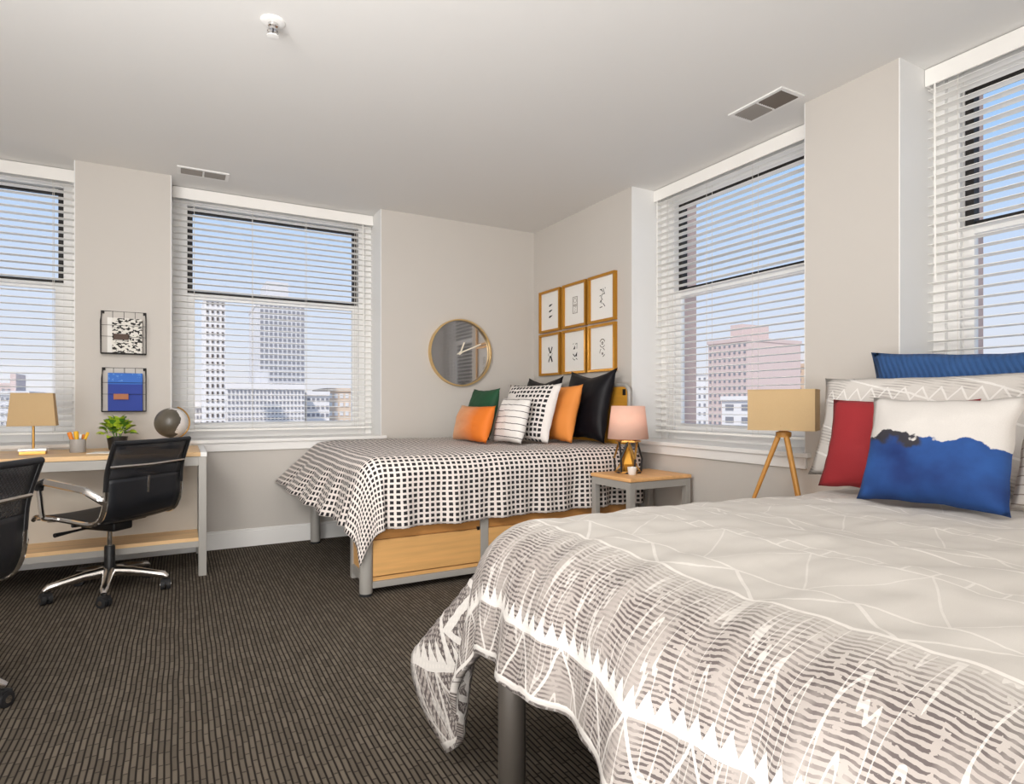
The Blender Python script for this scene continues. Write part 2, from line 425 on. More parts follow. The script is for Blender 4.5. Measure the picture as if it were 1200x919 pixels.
# ---------------------------------------------------------------- room shell
XB, YA, HC = 2.893, 4.81, 2.641
XL, YF, TH = -2.6, -2.2, 0.55
struct(MB().box(XL-0.2, XB+TH, YF-0.2, YA+TH, -0.25, 0.0).build('floor', 'carpet'), 'dark taupe carpet with fine ribbed lines')
struct(MB().box(XL-0.2, XB+TH, YF-0.2, YA+TH, HC, HC+0.25).build('ceiling', 'ceiling_paint'), 'plain off-white painted ceiling')
SZ = 0.765   # underside of the sill board
NA = [(-2.10, -0.602), (-0.06, 1.438)]          # window bays in the back wall (x)
NB = [(2.029, 3.426), (0.16, 1.557)]            # window bays in the right wall (y)
TI = 0.40    # the walls' inner leaf; the outer brick reveal follows it
m = MB()
for a, c in ((XL-0.2, NA[0][0]), (NA[0][1], NA[1][0]), (NA[1][1], XB+TI)): m.box(a, c, YA, YA+TI, 0, HC)
for a, c in NA: m.box(a, c, YA, YA+TI, 0, SZ)
struct(m.build('wall_back', 'wall_paint'), 'warm grey painted wall with two window bays')
m = MB()
for a, c in ((NB[0][1], YA), (NB[1][1], NB[0][0]), (YF-0.2, NB[1][0])): m.box(XB, XB+TI, a, c, 0, HC)
for a, c in NB: m.box(XB, XB+TI, a, c, 0, SZ)
struct(m.build('wall_right', 'wall_paint'), 'warm grey painted wall with deep window bays')
struct(MB().box(XL-0.2, XL, YF-0.2, YA, 0, HC).build('wall_left', 'wall_paint'), 'warm grey painted side wall')
struct(MB().box(XL, XB, YF-0.2, YF, 0, HC).build('wall_front', 'wall_paint'), 'warm grey painted wall facing the windows')
# outer brick leaf, seen through the windows as the outside reveal
m = MB(); e = 0.10
for a, c in ((XL-0.2, NA[0][0]+e), (NA[0][1]-e, NA[1][0]+e), (NA[1][1]-e, XB+TH)): m.box(a, c, YA+TI, YA+TH, -1.0, HC)
for a, c in ((NB[0][1]-e, YA+TI), (NB[1][1]-e, NB[0][0]+e), (YF-0.2, NB[1][0]+e)): m.box(XB+TI, XB+TH, a, c, -1.0, HC)
for a, c in NA: m.box(a, c, YA+TI, YA+TH, -1.0, SZ)
for a, c in NB: m.box(XB+TI, XB+TH, a, c, -1.0, SZ)
struct(m.build('wall_outer', 'brick_pale'), 'pale brick outside of the building')

struct(MB().box(0.0, XB, YA-0.018, YA, 0, 0.115).box(0.0, XB, YA-0.012, YA, 0.115, 0.13).box(XL, 0.0, YA-0.018, YA, 0, 0.115).build('baseboard_back', 'trim_white', bevel=0.003), 'white baseboard under the back windows')
struct(MB().box(XB-0.018, XB, YF, YA-0.018, 0, 0.115).box(XB-0.012, XB, YF, YA-0.018, 0.115, 0.13).build('baseboard_right', 'trim_white', bevel=0.003), 'white baseboard along the right wall')

# ---------------------------------------------------------------- windows, sills and blinds (built in a local frame: x along wall, y outwards)
def M_A(x0): return (Vector((x0, YA, 0)), 0.0)
def M_B(y1): return (Vector((XB, y1, 0)), -PI/2)       # local x runs towards -y, local y runs towards +x
bays = [('window_1', M_A(NA[0][0]), NA[0][1]-NA[0][0], 'beside the pier with the wall files'),
        ('window_2', M_A(NA[1][0]), NA[1][1]-NA[1][0], 'between the wall files and the round clock'),
        ('window_3', M_B(NB[0][1]), NB[0][1]-NB[0][0], 'behind the tripod lamp'),
        ('window_4', M_B(NB[1][1]), NB[1][1]-NB[1][0], 'above the blue quilted pillow')]
Z0 = 0.79
for k, (nm, (org, rz), w, where) in enumerate(bays):
    t = struct(bpy.data.objects.new(nm, None), 'white double-hung sash window ' + where); COL.objects.link(t)
    t.location = org; t.rotation_euler = (0, 0, rz)
    yf = 0.315
    m = MB(); J = 0.105
    m.box(0, J, yf, yf+0.11, Z0, HC); m.box(w-J, w, yf, yf+0.11, Z0, HC); m.box(J, w-J, yf, yf+0.11, HC-0.10, HC); m.box(J, w-J, yf, yf+0.11, Z0, Z0+0.05)
    m.box(0, 0.055, yf-0.03, yf, Z0, HC); m.box(w-0.055, w, yf-0.03, yf, Z0, HC)
    m.build('window_frame', 'sash_white', t, bevel=0.003)
    zm = 1.885
    # upper sash, outer track, with dark side tracks
    m = MB(); m.box(J, J+0.036, yf+0.05, yf+0.10, zm, HC-0.10); m.build('side_track', 'track_dark', t)
    m = MB(); m.box(w-J-0.036, w-J, yf+0.05, yf+0.10, zm, HC-0.10); m.build('side_track', 'track_dark', t)
    us = MB(); us.box(J+0.036, w-J-0.036, yf+0.066, yf+0.10, HC-0.135, HC-0.10); us.box(J+0.036, w-J-0.036, yf+0.066, yf+0.10, zm-0.02, zm+0.025)
    us = us.build('upper_sash', 'track_dark', t)
    MB().box(J+0.036, w-J-0.036, yf+0.08, yf+0.085, zm+0.02, HC-0.13).build('pane', 'window_glass', us)
    # lower sash, inner track
    ls = MB(); q = 0.05
    ls.box(J, J+q, yf+0.02, yf+0.06, Z0+0.05, zm); ls.box(w-J-q, w-J, yf+0.02, yf+0.06, Z0+0.05, zm)
    ls.box(J+q, w-J-q, yf+0.02, yf+0.06, Z0+0.05, Z0+0.115); ls.box(J+q, w-J-q, yf+0.02, yf+0.06, zm-0.045, zm)
    ls = ls.build('lower_sash', 'sash_white', t, bevel=0.003)
    MB().box(J+q-0.005, w-J-q+0.005, yf+0.038, yf+0.043, Z0+0.11, zm-0.04).build('pane', 'window_glass', ls)
    # sill board and apron
    tr_ = struct(bpy.data.objects.new('trim_%d' % (k+1), None), 'white window sill ' + where); COL.objects.link(tr_)
    tr_.location = org; tr_.rotation_euler = (0, 0, rz)
    MB().box(-0.036, w+0.036, -0.036, 0.0, SZ, Z0).box(0.0, w, -0.002, yf+0.05, SZ, Z0).build('sill_board', 'trim_white', tr_, bevel=0.004)
    MB().box(-0.012, w+0.012, -0.018, 0.0, 0.705, SZ).build('apron', 'trim_white', tr_, bevel=0.003)
    for a, c in ((0.0, 0.006), (w-0.006, w)): MB().box(a, c, 0.001, yf-0.03, Z0, HC).build('jamb_lining', 'lining_white', tr_)
    # blind
    bl = thing('window_blind', 'white horizontal slat blind in the window ' + where, 'blind', org, rz, 'slatted window blinds')
    yb = 0.245; g = 0.008
    MB().box(g, w-g, yb-0.04, yb-0.028, HC-0.086, HC-0.004).box(g, g+0.012, yb-0.028, yb+0.03, HC-0.086, HC-0.004).box(w-g-0.012, w-g, yb-0.028, yb+0.03, HC-0.086, HC-0.004).build('valance', 'slat_white', bl, bevel=0.003)
    MB().box(g+0.014, w-g-0.014, yb-0.026, yb+0.026, HC-0.05, HC-0.004).build('headrail', 'slat_white', bl)
    sl = MB(); nseg = 4; hw = 0.0245
    vs, fs = [], []
    for side in (0, 1):
        for i in range(nseg+1):
            tt = -1 + 2*i/nseg; z = 0.0022*(1-tt*tt) + (0.0026 if side else 0)
            for xx in (g+0.006, w-g-0.006): vs.append((xx, tt*hw, z))
    n2 = 2*(nseg+1)
    for i in range(nseg):
        fs.append((2*i, 2*i+1, 2*i+3, 2*i+2)); fs.append((n2+2*i, n2+2*i+2, n2+2*i+3, n2+2*i+1))
    fs += [(0, n2, n2+1, 1), (2*nseg, 2*nseg+1, n2+2*nseg+1, n2+2*nseg)]
    fs += [tuple(2*i for i in range(nseg+1)) + tuple(n2+2*i for i in range(nseg, -1, -1)), tuple(2*i+1 for i in range(nseg, -1, -1)) + tuple(n2+2*i+1 for i in range(nseg+1))]
    slm = MB().add(vs, fs).mesh('slat', 'slat_white')
    zt = HC-0.105; n = 37; dz = (zt-0.885)/(n-1)
    for i in range(n): put('slat', slm, bl, (0, yb, zt-dz*i), (R(-3+rnd.uniform(-.8, .8)), 0, 0))
    MB().box(g+0.006, w-g-0.006, yb-0.026, yb+0.026, 0.842, 0.858).build('bottom_rail', 'slat_white', bl, bevel=0.004)
    nc = 4
    for i in range(nc):
        xx = w*(0.10+0.80*i/(nc-1))
        for dy in (-0.0262, 0.0262):
            MB().tube([(xx, yb+dy, 0.85), (xx, yb+dy, HC-0.06)], 0.0014, 5).build('ladder_cord', 'cord_white', bl)
    xw = 0.055 if k != 1 else w-0.10
    MB().tube([(xw, yb-0.047, HC-0.09), (xw+0.004, yb-0.05, 1.62)], 0.004, 6).build('tilt_wand', 'slat_white', bl, smooth=True)

# ---------------------------------------------------------------- ceiling fittings
def vent(label, x0, x1, y0, y1, split, louv):
    t = thing('ceiling_vent', label, 'vent', ((x0+x1)/2, (y0+y1)/2, HC)); hx, hy = (x1-x0)/2, (y1-y0)/2; f = 0.022
    m = MB(); m.box(-hx, hx, -hy, -hy+f, -0.008, 0); m.box(-hx, hx, hy-f, hy, -0.008, 0); m.box(-hx, -hx+f, -hy+f, hy-f, -0.008, 0); m.box(hx-f, hx, -hy+f, hy-f, -0.008, 0)
    if split == 'y': m.box(-hx+f, hx-f, -0.006, 0.006, -0.007, 0)
    else: m.box(-0.006, 0.006, -hy+f, hy-f, -0.007, 0)
    m.build('frame', 'trim_white', t, bevel=0.002)
    MB().box(-hx+f, hx-f, -hy+f, hy-f, -0.0015, 0).build('backing', 'vent_slot', t)
    for i in range(louv):
        q = (i+0.5)/louv
        if split == 'y':
            for s_ in (-1, 1):
                xx = -hx+f+(2*hx-2*f)*q; ym = s_*((hy-f)/2+0.003); M = Matrix.Translation((xx, ym, -0.005)) @ Matrix.Rotation(R(28), 4, 'Y')
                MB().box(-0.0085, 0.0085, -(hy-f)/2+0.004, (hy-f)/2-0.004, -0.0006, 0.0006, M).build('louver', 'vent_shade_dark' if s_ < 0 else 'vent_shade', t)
        else:
            for s_ in (-1, 1):
                yy = -hy+f+(2*hy-2*f)*q; xm = s_*((hx-f)/2+0.003); M = Matrix.Translation((xm, yy, -0.005)) @ Matrix.Rotation(R(-20), 4, 'X')
                MB().box(-(hx-f)/2+0.004, (hx-f)/2-0.004, -0.012, 0.012, -0.0006, 0.0006, M).build('louver', 'vent_shade', t)
vent('white ceiling air vent with two grey panels beside the right wall pier', 2.635, 2.815, 1.975, 2.315, 'y', 9)
vent('narrow white slotted ceiling air vent above the back window blind', -0.02, 0.298, 4.58, 4.735, 'x', 3)
t = thing('fire_sprinkler', 'small white and dark fire sprinkler head in the ceiling', 'sprinkler', (0.337, 2.665, HC))
MB().lathe([(0.048, 0.0), (0.046, -0.006), (0.034, -0.010), (0.026, -0.010)], 24).build('escutcheon', 'trim_white', t, smooth=True)
MB().lathe([(0.020, -0.008), (0.020, -0.022), (0.012, -0.026), (0.012, -0.034)], 16).build('body', 'chrome', t, smooth=True)
for s_ in (-1, 1):
    MB().tube([(s_*0.011, 0, -0.028), (s_*0.021, 0, -0.042), (s_*0.013, 0, -0.056), (0, 0, -0.062)], 0.003, 6).build('frame_arm', 'chrome', t, smooth=True)
MB().lathe([(0.003, -0.030), (0.003, -0.058)], 8).build('glass_bulb', 'ink', t, smooth=True)
MB().lathe([(0.004, -0.060), (0.024, -0.062), (0.024, -0.064), (0.004, -0.066)], 16).build('deflector', 'white_ceramic', t, smooth=True)

# ---------------------------------------------------------------- beds
def bed(label, xf, xh, yn, yfar, chest_y, post_mat, hb=True):
    t = thing('storage_bed', label, 'bed', (0, 0, 0)); pr = 0.036
    def post(x, y, z1, mt='steel_grey'):
        p = MB().lathe([(pr*0.94, 0.012), (pr, 0.02), (pr, z1-0.008), (pr*0.85, z1)], 20, (x, y, 0)).build('post', mt, t, smooth=True)
        MB().lathe([(pr*0.98, 0.0), (pr*0.98, 0.014)], 16, (x, y, 0)).build('foot_cap', 'rubber', p, smooth=True)
    post(xf, yn, 0.47); post(xf, yfar, 0.47, post_mat); post(xh, yn+0.04, 0.62); post(xh, yfar, 0.62)
    MB().box(xf+0.01, xh-0.01, yn+0.03, yfar-0.02, 0.40, 0.45).build('slat_deck', 'steel_shaded', t)
    # drawer chest on the near side
    y0 = yn-0.012; ch = MB().box(xf+0.045, xh-0.045, y0+0.02, chest_y, 0.078, 0.395).build('chest_body', 'maple_shaded', t)
    MB().box(xf+0.02, xh-0.02, y0-0.004, y0+0.03, 0.036, 0.072).build('base_rail', 'steel_grey', t, bevel=0.003)
    MB().box(xf+0.035, xh-0.035, y0+0.006, y0+0.024, 0.073, 0.094).build('base_strip', 'maple_x', t, bevel=0.001)
    xm = (xf+xh)/2 - 0.24
    MB().box(xm-0.026, xm+0.026, y0-0.006, y0+0.03, 0.07, 0.40).build('divider', 'steel_grey', t, bevel=0.003)
    for a, c in ((xf+0.035, xm-0.027), (xm+0.027, xh-0.035)):
        d = MB().box(a, c, y0-0.002, y0+0.018, 0.101, 0.298).build('drawer_front', 'maple_x', t, bevel=0.002)
        MB().box(c-0.022, c-0.006, y0-0.004, y0+0.01, 0.292, 0.312).build('catch', 'black_plastic', d)
        MB().box(a, c, y0+0.008, y0+0.022, 0.303, 0.40).build('upper_panel', 'maple_shaded', t)
    # the chest's end panel at the foot, framed in grey
    MB().box(xf+0.022, xf+0.046, y0+0.05, chest_y, 0.09, 0.39).build('end_panel', 'maple_y', t, bevel=0.002)
    MB().box(xf+0.012, xf+0.05, chest_y-0.002, chest_y+0.042, 0.0, 0.40).build('end_frame', 'steel_grey', t, bevel=0.003)
    MB().box(xf+0.014, xf+0.05, y0+0.04, chest_y, 0.036, 0.088).build('end_rail', 'steel_grey', t, bevel=0.003)
    if hb:
        h = MB(); zt = 1.185; yy0, yy1 = yn+0.10, yfar
        pts = [(xh+0.02, yy0, 0.3)] + [(xh+0.02, yy0+0.06*(1-math.cos(a)), zt-0.06+0.06*math.sin(a)) for a in (0, .4, .8, 1.2, 1.57)] + [(xh+0.02, yy1-0.06*(1-math.cos(a)), zt-0.06+0.06*math.sin(a)) for a in (1.57, 1.2, .8, .4, 0)] + [(xh+0.02, yy1, 0.3)]
        h.tube(pts, 0.016, 10).build('headboard_frame', 'steel_grey', t, smooth=True)
        p = MB().box(xh+0.012, xh+0.026, yy0+0.014, yy1-0.014, 0.42, zt-0.012).build('headboard_panel', 'headboard_wood', t, bevel=0.003)
        for zz in (zt-0.05, zt-0.05): pass
        MB().box(xh+0.006, xh+0.014, yy0+0.03, yy0+0.062, zt-0.075, zt-0.03).build('bracket', 'black_plastic', p, bevel=0.003)
    return t
BED1 = dict(xf=0.889, xh=2.80, yn=3.262, yfar=4.671)
BED2 = dict(xf=0.745, xh=2.78, yn=-0.06, yfar=1.349)
bed('grey metal bed frame with maple drawers and headboard under the check cover', chest_y=3.62, post_mat='steel_grey', **BED1)
bed('grey metal bed frame with round post coloured in shade under the pale line-patterned comforter', chest_y=0.955, post_mat='steel_shaded', hb=False, **BED2)
t2 = [o for o in bpy.data.objects if o.name.startswith('storage_bed')][-1]
MB().box(2.79, 2.81, 0.0, 1.55, 0.42, 1.13).build('headboard_panel', 'black_plastic', t2, bevel=0.01)
for nm, bx, lb in ((1, BED1, 'white mattress under the black and white check cover'), (2, BED2, 'white mattress under the pale line-patterned comforter')):
    tag(MB().box(bx['xf']+0.02, bx['xh']-0.03, bx['yn']+0.02, bx['yfar']-0.02, 0.45, 0.715).build('mattress', 'mattress_white', bevel=0.05, seg=4, smooth=True), lb, 'mattress')

def nz(x, y, z=0.0): return mnoise.noise(Vector((x, y, z)))
def drape(name, mat, x0, x1, y0, y1, ztop, ovf, ovn, ovr, tilt, puff, fold, step=0.02, Rr=0.07, seed=0.0, thick=0.012, corner=0.0):
    """a cover lying on a box: x0 is the foot edge; ovf/ovn/ovr hang over the foot, the near and the far side"""
    ns = int((x1-(x0-ovf))/step)+1; nt_ = int((y1+ovr-(y0-ovn))/step)+1
    m = MB(); m.uv = []
    for i in range(ns+1):
        s_ = x0-ovf + (x1-x0+ovf)*i/ns
        for j in range(nt_+1):
            t_ = y0-ovn + (y1+ovr-y0+ovn)*j/nt_
            a = max(0.0, x0-s_); bn = max(0.0, y0-t_); bf = max(0.0, t_-y1); bb = bn+bf; sg = -1 if bn > 0 else 1
            cx, cy = max(s_, x0), min(max(t_, y0), y1)
            r = math.hypot(a, bb)
            if a > 0 and bb > 0: r *= 1 + corner*math.sin(2*math.atan2(bb, a))**2
            z = puff(cx, cy)
            if r > 1e-6:
                th = math.atan2(bb, a)
                al = tilt(th, cx, cy, sg); phi = PI/2-al
                if r < Rr*phi: ps = r/Rr; h = Rr*math.sin(ps); d = Rr*(1-math.cos(ps))
                else: h = Rr*math.sin(phi)+(r-Rr*phi)*math.cos(phi); d = Rr*(1-math.cos(phi))+(r-Rr*phi)*math.sin(phi)
                w = min(1.0, r/0.25)
                q = (cx if a <= 0 else cy) + (th*0.25 if a > 0 and bb > 0 else 0)
                h += fold(q, th, d)*w
                p = (cx - h*math.cos(th), cy + sg*h*math.sin(th), ztop + z - d)
            else: p = (cx, cy, ztop + z)
            m.v.append((p[0] + 0.004*nz(s_*9, t_*9, seed), p[1] + 0.004*nz(s_*9, t_*9, seed+5), max(p[2], 0.02)))
            m.uv.append((s_, t_))
    for i in range(ns):
        for j in range(nt_):
            a = i*(nt_+1)+j; m.f.append((a, a+1, a+nt_+2, a+nt_+1))
    o = m.build(name, mat, smooth='all')
    md = o.modifiers.new('thickness', 'SOLIDIFY'); md.thickness = thick; md.offset = -1
    return o
# check cover on the bed in the corner
def tilt1(th, cx, cy, sg):
    k = min(1.0, max(0.0, (cy-3.3)/1.3)); foot = R(10)+k*R(36); side = R(2)
    w = math.sin(2*th)**2
    q = th/(PI/2)
    return foot*(1-q)+side*q + R(4)*w
def puff1(x, y):
    e = min((x-0.85)/0.25, (y-3.20)/0.2, 1.0); e = max(0, e)
    return 0.012*e + 0.010*nz(x*2.2, y*2.2, 3) + 0.004*nz(x*8, y*8, 1)
def fold1(q, th, d): return 0.05*d*math.sin(q*19)+0.03*d*math.sin(q*41+1)
o = drape('bed_cover', 'cover_check', 0.975, 2.79, 3.330, 4.775, 0.745, 0.455, 0.460, 0.0, tilt1, puff1, fold1, 0.02, 0.125)
tag(o, 'white bed cover with rows of small black squares on the corner bed', 'bedding')
# pale comforter on the bed in front
def tilt2(th, cx, cy, sg):
    q = th/(PI/2)
    if sg < 0: return R(12)
    foot, corner, side = R(10), R(6), R(42)-R(26)*min(1, max(0, (cx-0.9)/0.6))
    if q < 0.58: f = q/0.58; f = f*f*(3-2*f); return foot*(1-f)+corner*f
    f = min(1, (q-0.58)/0.17); f = f*f*(3-2*f); return corner*(1-f)+side*f
def puff2(x, y):
    e = max(0.0, min((x-0.80)/0.3, (1.36-y)/0.25, 1.0))
    v = 0.018*e + 0.012*nz(x*2.4, y*2.0, 7) + 0.007*nz(x*5+y*3, y*6, 2)
    v += 0.0045*nz(x*7+y*13, y*9-x*4, 6)*2 + 0.003*nz(x*22, y*9, 8)
    return v - 0.012*max(0, x-1.5)
def fold2(q, th, d):
    if th > 0.8: return 0.05*d*math.sin(q*21)
    return d*(0.05*math.sin(q*17+0.6)+0.05*nz(q*6, d*1.5, 4)*2+0.03*math.sin(q*43))
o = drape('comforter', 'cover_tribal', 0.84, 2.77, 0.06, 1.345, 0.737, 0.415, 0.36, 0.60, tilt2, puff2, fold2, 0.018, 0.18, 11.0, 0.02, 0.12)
tag(o, 'pale grey comforter with white drawn lines and dark sketch strokes', 'bedding')

# ---------------------------------------------------------------- pillows (x wide, z tall, front faces -y)
def pillow_mesh(W_, H_, T_, mat, seed=0.0, ears=0.06, sag=0.0, n=20, flange=0.0):
    m = MB(); idx = {}
    def pos(i, j, side):
        u = -1+2*i/n; v = -1+2*j/n
        k = 1 - ears*(1-abs(v)**2.2); k2 = 1 - ears*(1-abs(u)**2.2)
        x = W_/2*u*k; z = H_/2*v*k2
        f = max(0.0, (1-abs(u)**2.6))*max(0.0, (1-abs(v)**2.6))
        y = T_/2*f**0.55
        y *= 1+0.18*nz(u*1.7+seed, v*1.7, side*3)
        y += 0.05*T_*nz(u*5+seed, v*5, side*7)*f
        z -= sag*(1-abs(u))*(0.5+0.5*v)
        return (x + 0.006*nz(u*3, v*3, seed), (y if side else -y), z + H_/2*1.0 + 0.006*nz(u*3, v*3, seed+9))
    for side in (0, 1):
        for i in range(n+1):
            for j in range(n+1):
                rim = i in (0, n) or j in (0, n)
                key = (i, j, 0 if rim else side)
                if key not in idx: idx[key] = len(m.v); m.v.append(pos(i, j, side))
    def g(i, j, s_): return idx[(i, j, 0 if (i in (0, n) or j in (0, n)) else s_)]
    for s_ in (0, 1):
        for i in range(n):
            for j in range(n):
                q = (g(i, j, s_), g(i+1, j, s_), g(i+1, j+1, s_), g(i, j+1, s_)); m.f.append(q if s_ == 0 else q[::-1])
    return m.mesh('pillow', mat, smooth='all')
def pillow(label, mat, x, y, z, W_, H_, T_, rz, lean, seed, group, roll=0.0, **kw):
    o = put('pillow', pillow_mesh(W_, H_, T_, mat, seed, **kw), None, (x, y, z), (R(-lean), R(roll), R(rz)))
    return tag(o, label, 'pillow', group)
G1, G2 = 'pillows on the check bed', 'pillows on the pale comforter bed'
ZB1, ZB2 = 0.765, 0.756
pillow('shiny black square pillow against the headboard, closest to the rose lamp', 'velvet_black', 2.63, 3.70, ZB1, 0.56, 0.56, 0.17, -88, 13, 1.0, G1, ears=0.12, sag=0.035)
pillow('black square pillow against the headboard in the wall corner', 'velvet_black', 2.66, 4.43, ZB1, 0.60, 0.53, 0.17, -92, 13, 2.0, G1, ears=0.12, sag=0.03)
pillow('plain orange square pillow between the black and the checked pillow', 'fabric_orange', 2.44, 3.80, ZB1, 0.48, 0.44, 0.15, -86, 14, 3.0, G1, ears=0.08)
pillow('white square pillow with rows of black dashes', 'pillow_check', 2.24, 3.92, ZB1, 0.66, 0.455, 0.14, -84, 17, 4.0, G1, ears=0.07)
pillow('white pillow with thin black stripes in front of the dashed pillow', 'pillow_stripe', 2.07, 3.83, ZB1, 0.36, 0.34, 0.13, -84, 16, 5.0, G1)
pillow('dark green pillow behind the orange lumbar pillow', 'fabric_green', 2.10, 4.42, ZB1, 0.52, 0.42, 0.14, -92, 14, 6.0, G1, ears=0.08)
pillow('small lumbar pillow fading from peach to orange', 'pillow_ombre', 1.90, 4.12, ZB1, 0.60, 0.28, 0.14, -90, 16, 7.0, G1)
pillow('long blue quilted pillow upright below the window', 'quilt_blue', 2.62, 1.08, ZB2+0.03, 0.98, 0.50, 0.16, -90, 9, 8.0, G2, ears=0.09, sag=0.02)
pillow('pale pillow sham with white zigzag lines behind the red pillow', 'pillow_tribal', 2.30, 1.20, ZB2, 0.80, 0.42, 0.17, -90, 16, 9.0, G2)
pillow('pale pillow sham with zigzag lines beside the cream striped pillow', 'pillow_tribal', 2.32, 0.42, ZB2, 0.70, 0.44, 0.17, -90, 14, 10.0, G2)
pillow('dark red pillow tucked behind the watercolour pillow', 'fabric_red', 2.02, 1.13, ZB2, 0.46, 0.325, 0.11, -88, 17, 11.0, G2)
pillow('white pillow with a blue watercolour lower half', 'pillow_watercolour', 1.86, 0.925, ZB2, 0.385, 0.335, 0.14, -84, 20, 12.0, G2, ears=0.07)
pillow('cream pillow with fine stripes at the comforter edge', 'pillow_cream', 2.00, 0.56, ZB2, 0.46, 0.42, 0.15, -92, 14, 13.0, G2)

# ---------------------------------------------------------------- nightstands
def nightstand(label, x0, x1, y0, y1, zt):
    t = thing('nightstand', label, 'nightstand', ((x0+x1)/2, (y0+y1)/2, 0)); hx, hy = (x1-x0)/2, (y1-y0)/2
    MB().box(-hx, hx, -hy, hy, zt-0.024, zt).build('table_top', 'ns_top', t, bevel=0.008, seg=3, smooth=True)
    q = 0.006
    for (a, c, d, e_) in ((-hx+q, hx-q, -hy+q, -hy+q+0.02), (-hx+q, hx-q, hy-q-0.02, hy-q), (-hx+q, -hx+q+0.02, -hy+q, hy-q), (hx-q-0.02, hx-q, -hy+q, hy-q)):
        MB().box(a, c, d, e_, zt-0.07, zt-0.024).build('apron', 'steel_grey', t, bevel=0.002)
    for sx_ in (-1, 1):
        for sy_ in (-1, 1):
            l = MB().box(sx_*(hx-0.025)-0.02, sx_*(hx-0.025)+0.02, sy_*(hy-0.025)-0.02, sy_*(hy-0.025)+0.02, 0.008, zt-0.026).build('leg', 'steel_grey', t, bevel=0.004)
            MB().box(sx_*(hx-0.025)-0.018, sx_*(hx-0.025)+0.018, sy_*(hy-0.025)-0.018, sy_*(hy-0.025)+0.018, 0.0, 0.01).build('foot_pad', 'rubber', l)
nightstand('maple topped grey nightstand beside the check bed', 2.345, 2.850, 2.79, 3.185, 0.60)
nightstand('grey nightstand with maple top under the tripod lamp', 2.40, 2.87, 1.74, 2.10, 0.532)

# ---------------------------------------------------------------- lamps
t = thing('table_lamp', 'small table lamp with rose shade and faceted gold cage base', 'lamp', (2.555, 3.06, 0.60))
wv, hh = 0.082, 0.205
bt = [Vector((math.cos(a)*wv, math.sin(a)*wv, 0.008)) for a in [R(20+60*i) for i in range(6)]]
md_ = [Vector((math.cos(a)*wv*1.08, math.sin(a)*wv*1.08, 0.095)) for a in [R(20+60*i) for i in range(6)]]
tp = [Vector((math.cos(a)*wv*0.93, math.sin(a)*wv*0.93, hh)) for a in [R(20+60*i) for i in range(6)]]
peak = [(tp[i]+tp[(i+1) % 6])/2 for i in range(6)]
for ring in (bt, tp): MB().tube(ring, 0.007, 6, closed=True).build('cage_ring', 'brass', t)
for i in range(6):
    MB().tube([bt[i], md_[i]], 0.007, 6).build('cage_bar', 'pot_black', t)
    MB().tube([md_[i], peak[i]], 0.007, 6).build('cage_bar', 'pot_black' if i % 2 else 'brass', t)
    MB().tube([md_[(i+1) % 6], peak[i]], 0.007, 6).build('cage_bar', 'brass' if i % 2 else 'pot_black', t)
    MB().tube([bt[i], Vector((0, 0, 0.11))], 0.005, 6).build('cage_brace', 'brass', t)
MB().lathe([(0.088, 0.0), (0.088, 0.010), (0.0, 0.012)], 6).build('base_plate', 'pot_black', t)
MB().lathe([(0.010, 0.0), (0.010, 0.29)], 12).build('stem', 'brass', t, smooth=True)
MB().add([v*0.5 for v in bt]+[v*0.62 for v in md_]+[(0, 0, 0.19)], [(i, (i+1) % 6, 6+(i+1) % 6, 6+i) for i in range(6)]+[(6+i, 6+(i+1) % 6, 12) for i in range(6)]).build('faceted_core', 'gold_frame', t)
MB().lathe([(0.012, hh), (0.03, hh+0.005), (0.012, hh+0.02)], 16).build('collar', 'brass', t, smooth=True)
MB().lathe([(0.132, 0.222), (0.108, 0.435)], 40, cap=False).build('lamp_shade', 'shade_rose', t, smooth=True).modifiers.new('thickness', 'SOLIDIFY').thickness = 0.003
MB().lathe([(0.0, 0.30), (0.022, 0.305), (0.03, 0.33), (0.022, 0.355), (0.0, 0.362)], 16, cap=False).build('bulb', 'white_ceramic', t, smooth=True)
pl = bpy.data.lights.new('lamp_glow', 'POINT'); pl.energy = 0.5; pl.color = (1.0, 0.80, 0.66); pl.shadow_soft_size = 0.03
po = bpy.data.objects.new('lamp_glow', pl); COL.objects.link(po); po.parent = t; po.location = (0, 0, 0.39)
t = tag(MB().lathe([(0.020, 0.0), (0.024, 0.004), (0.030, 0.048), (0.028, 0.048), (0.022, 0.008), (0.0, 0.008)], 24, cap=False).build('candle_cup', 'white_ceramic', None, smooth=True, loc=(2.50, 2.955, 0.60)), 'small white ceramic cup on the nightstand by the gold lamp', 'cup')

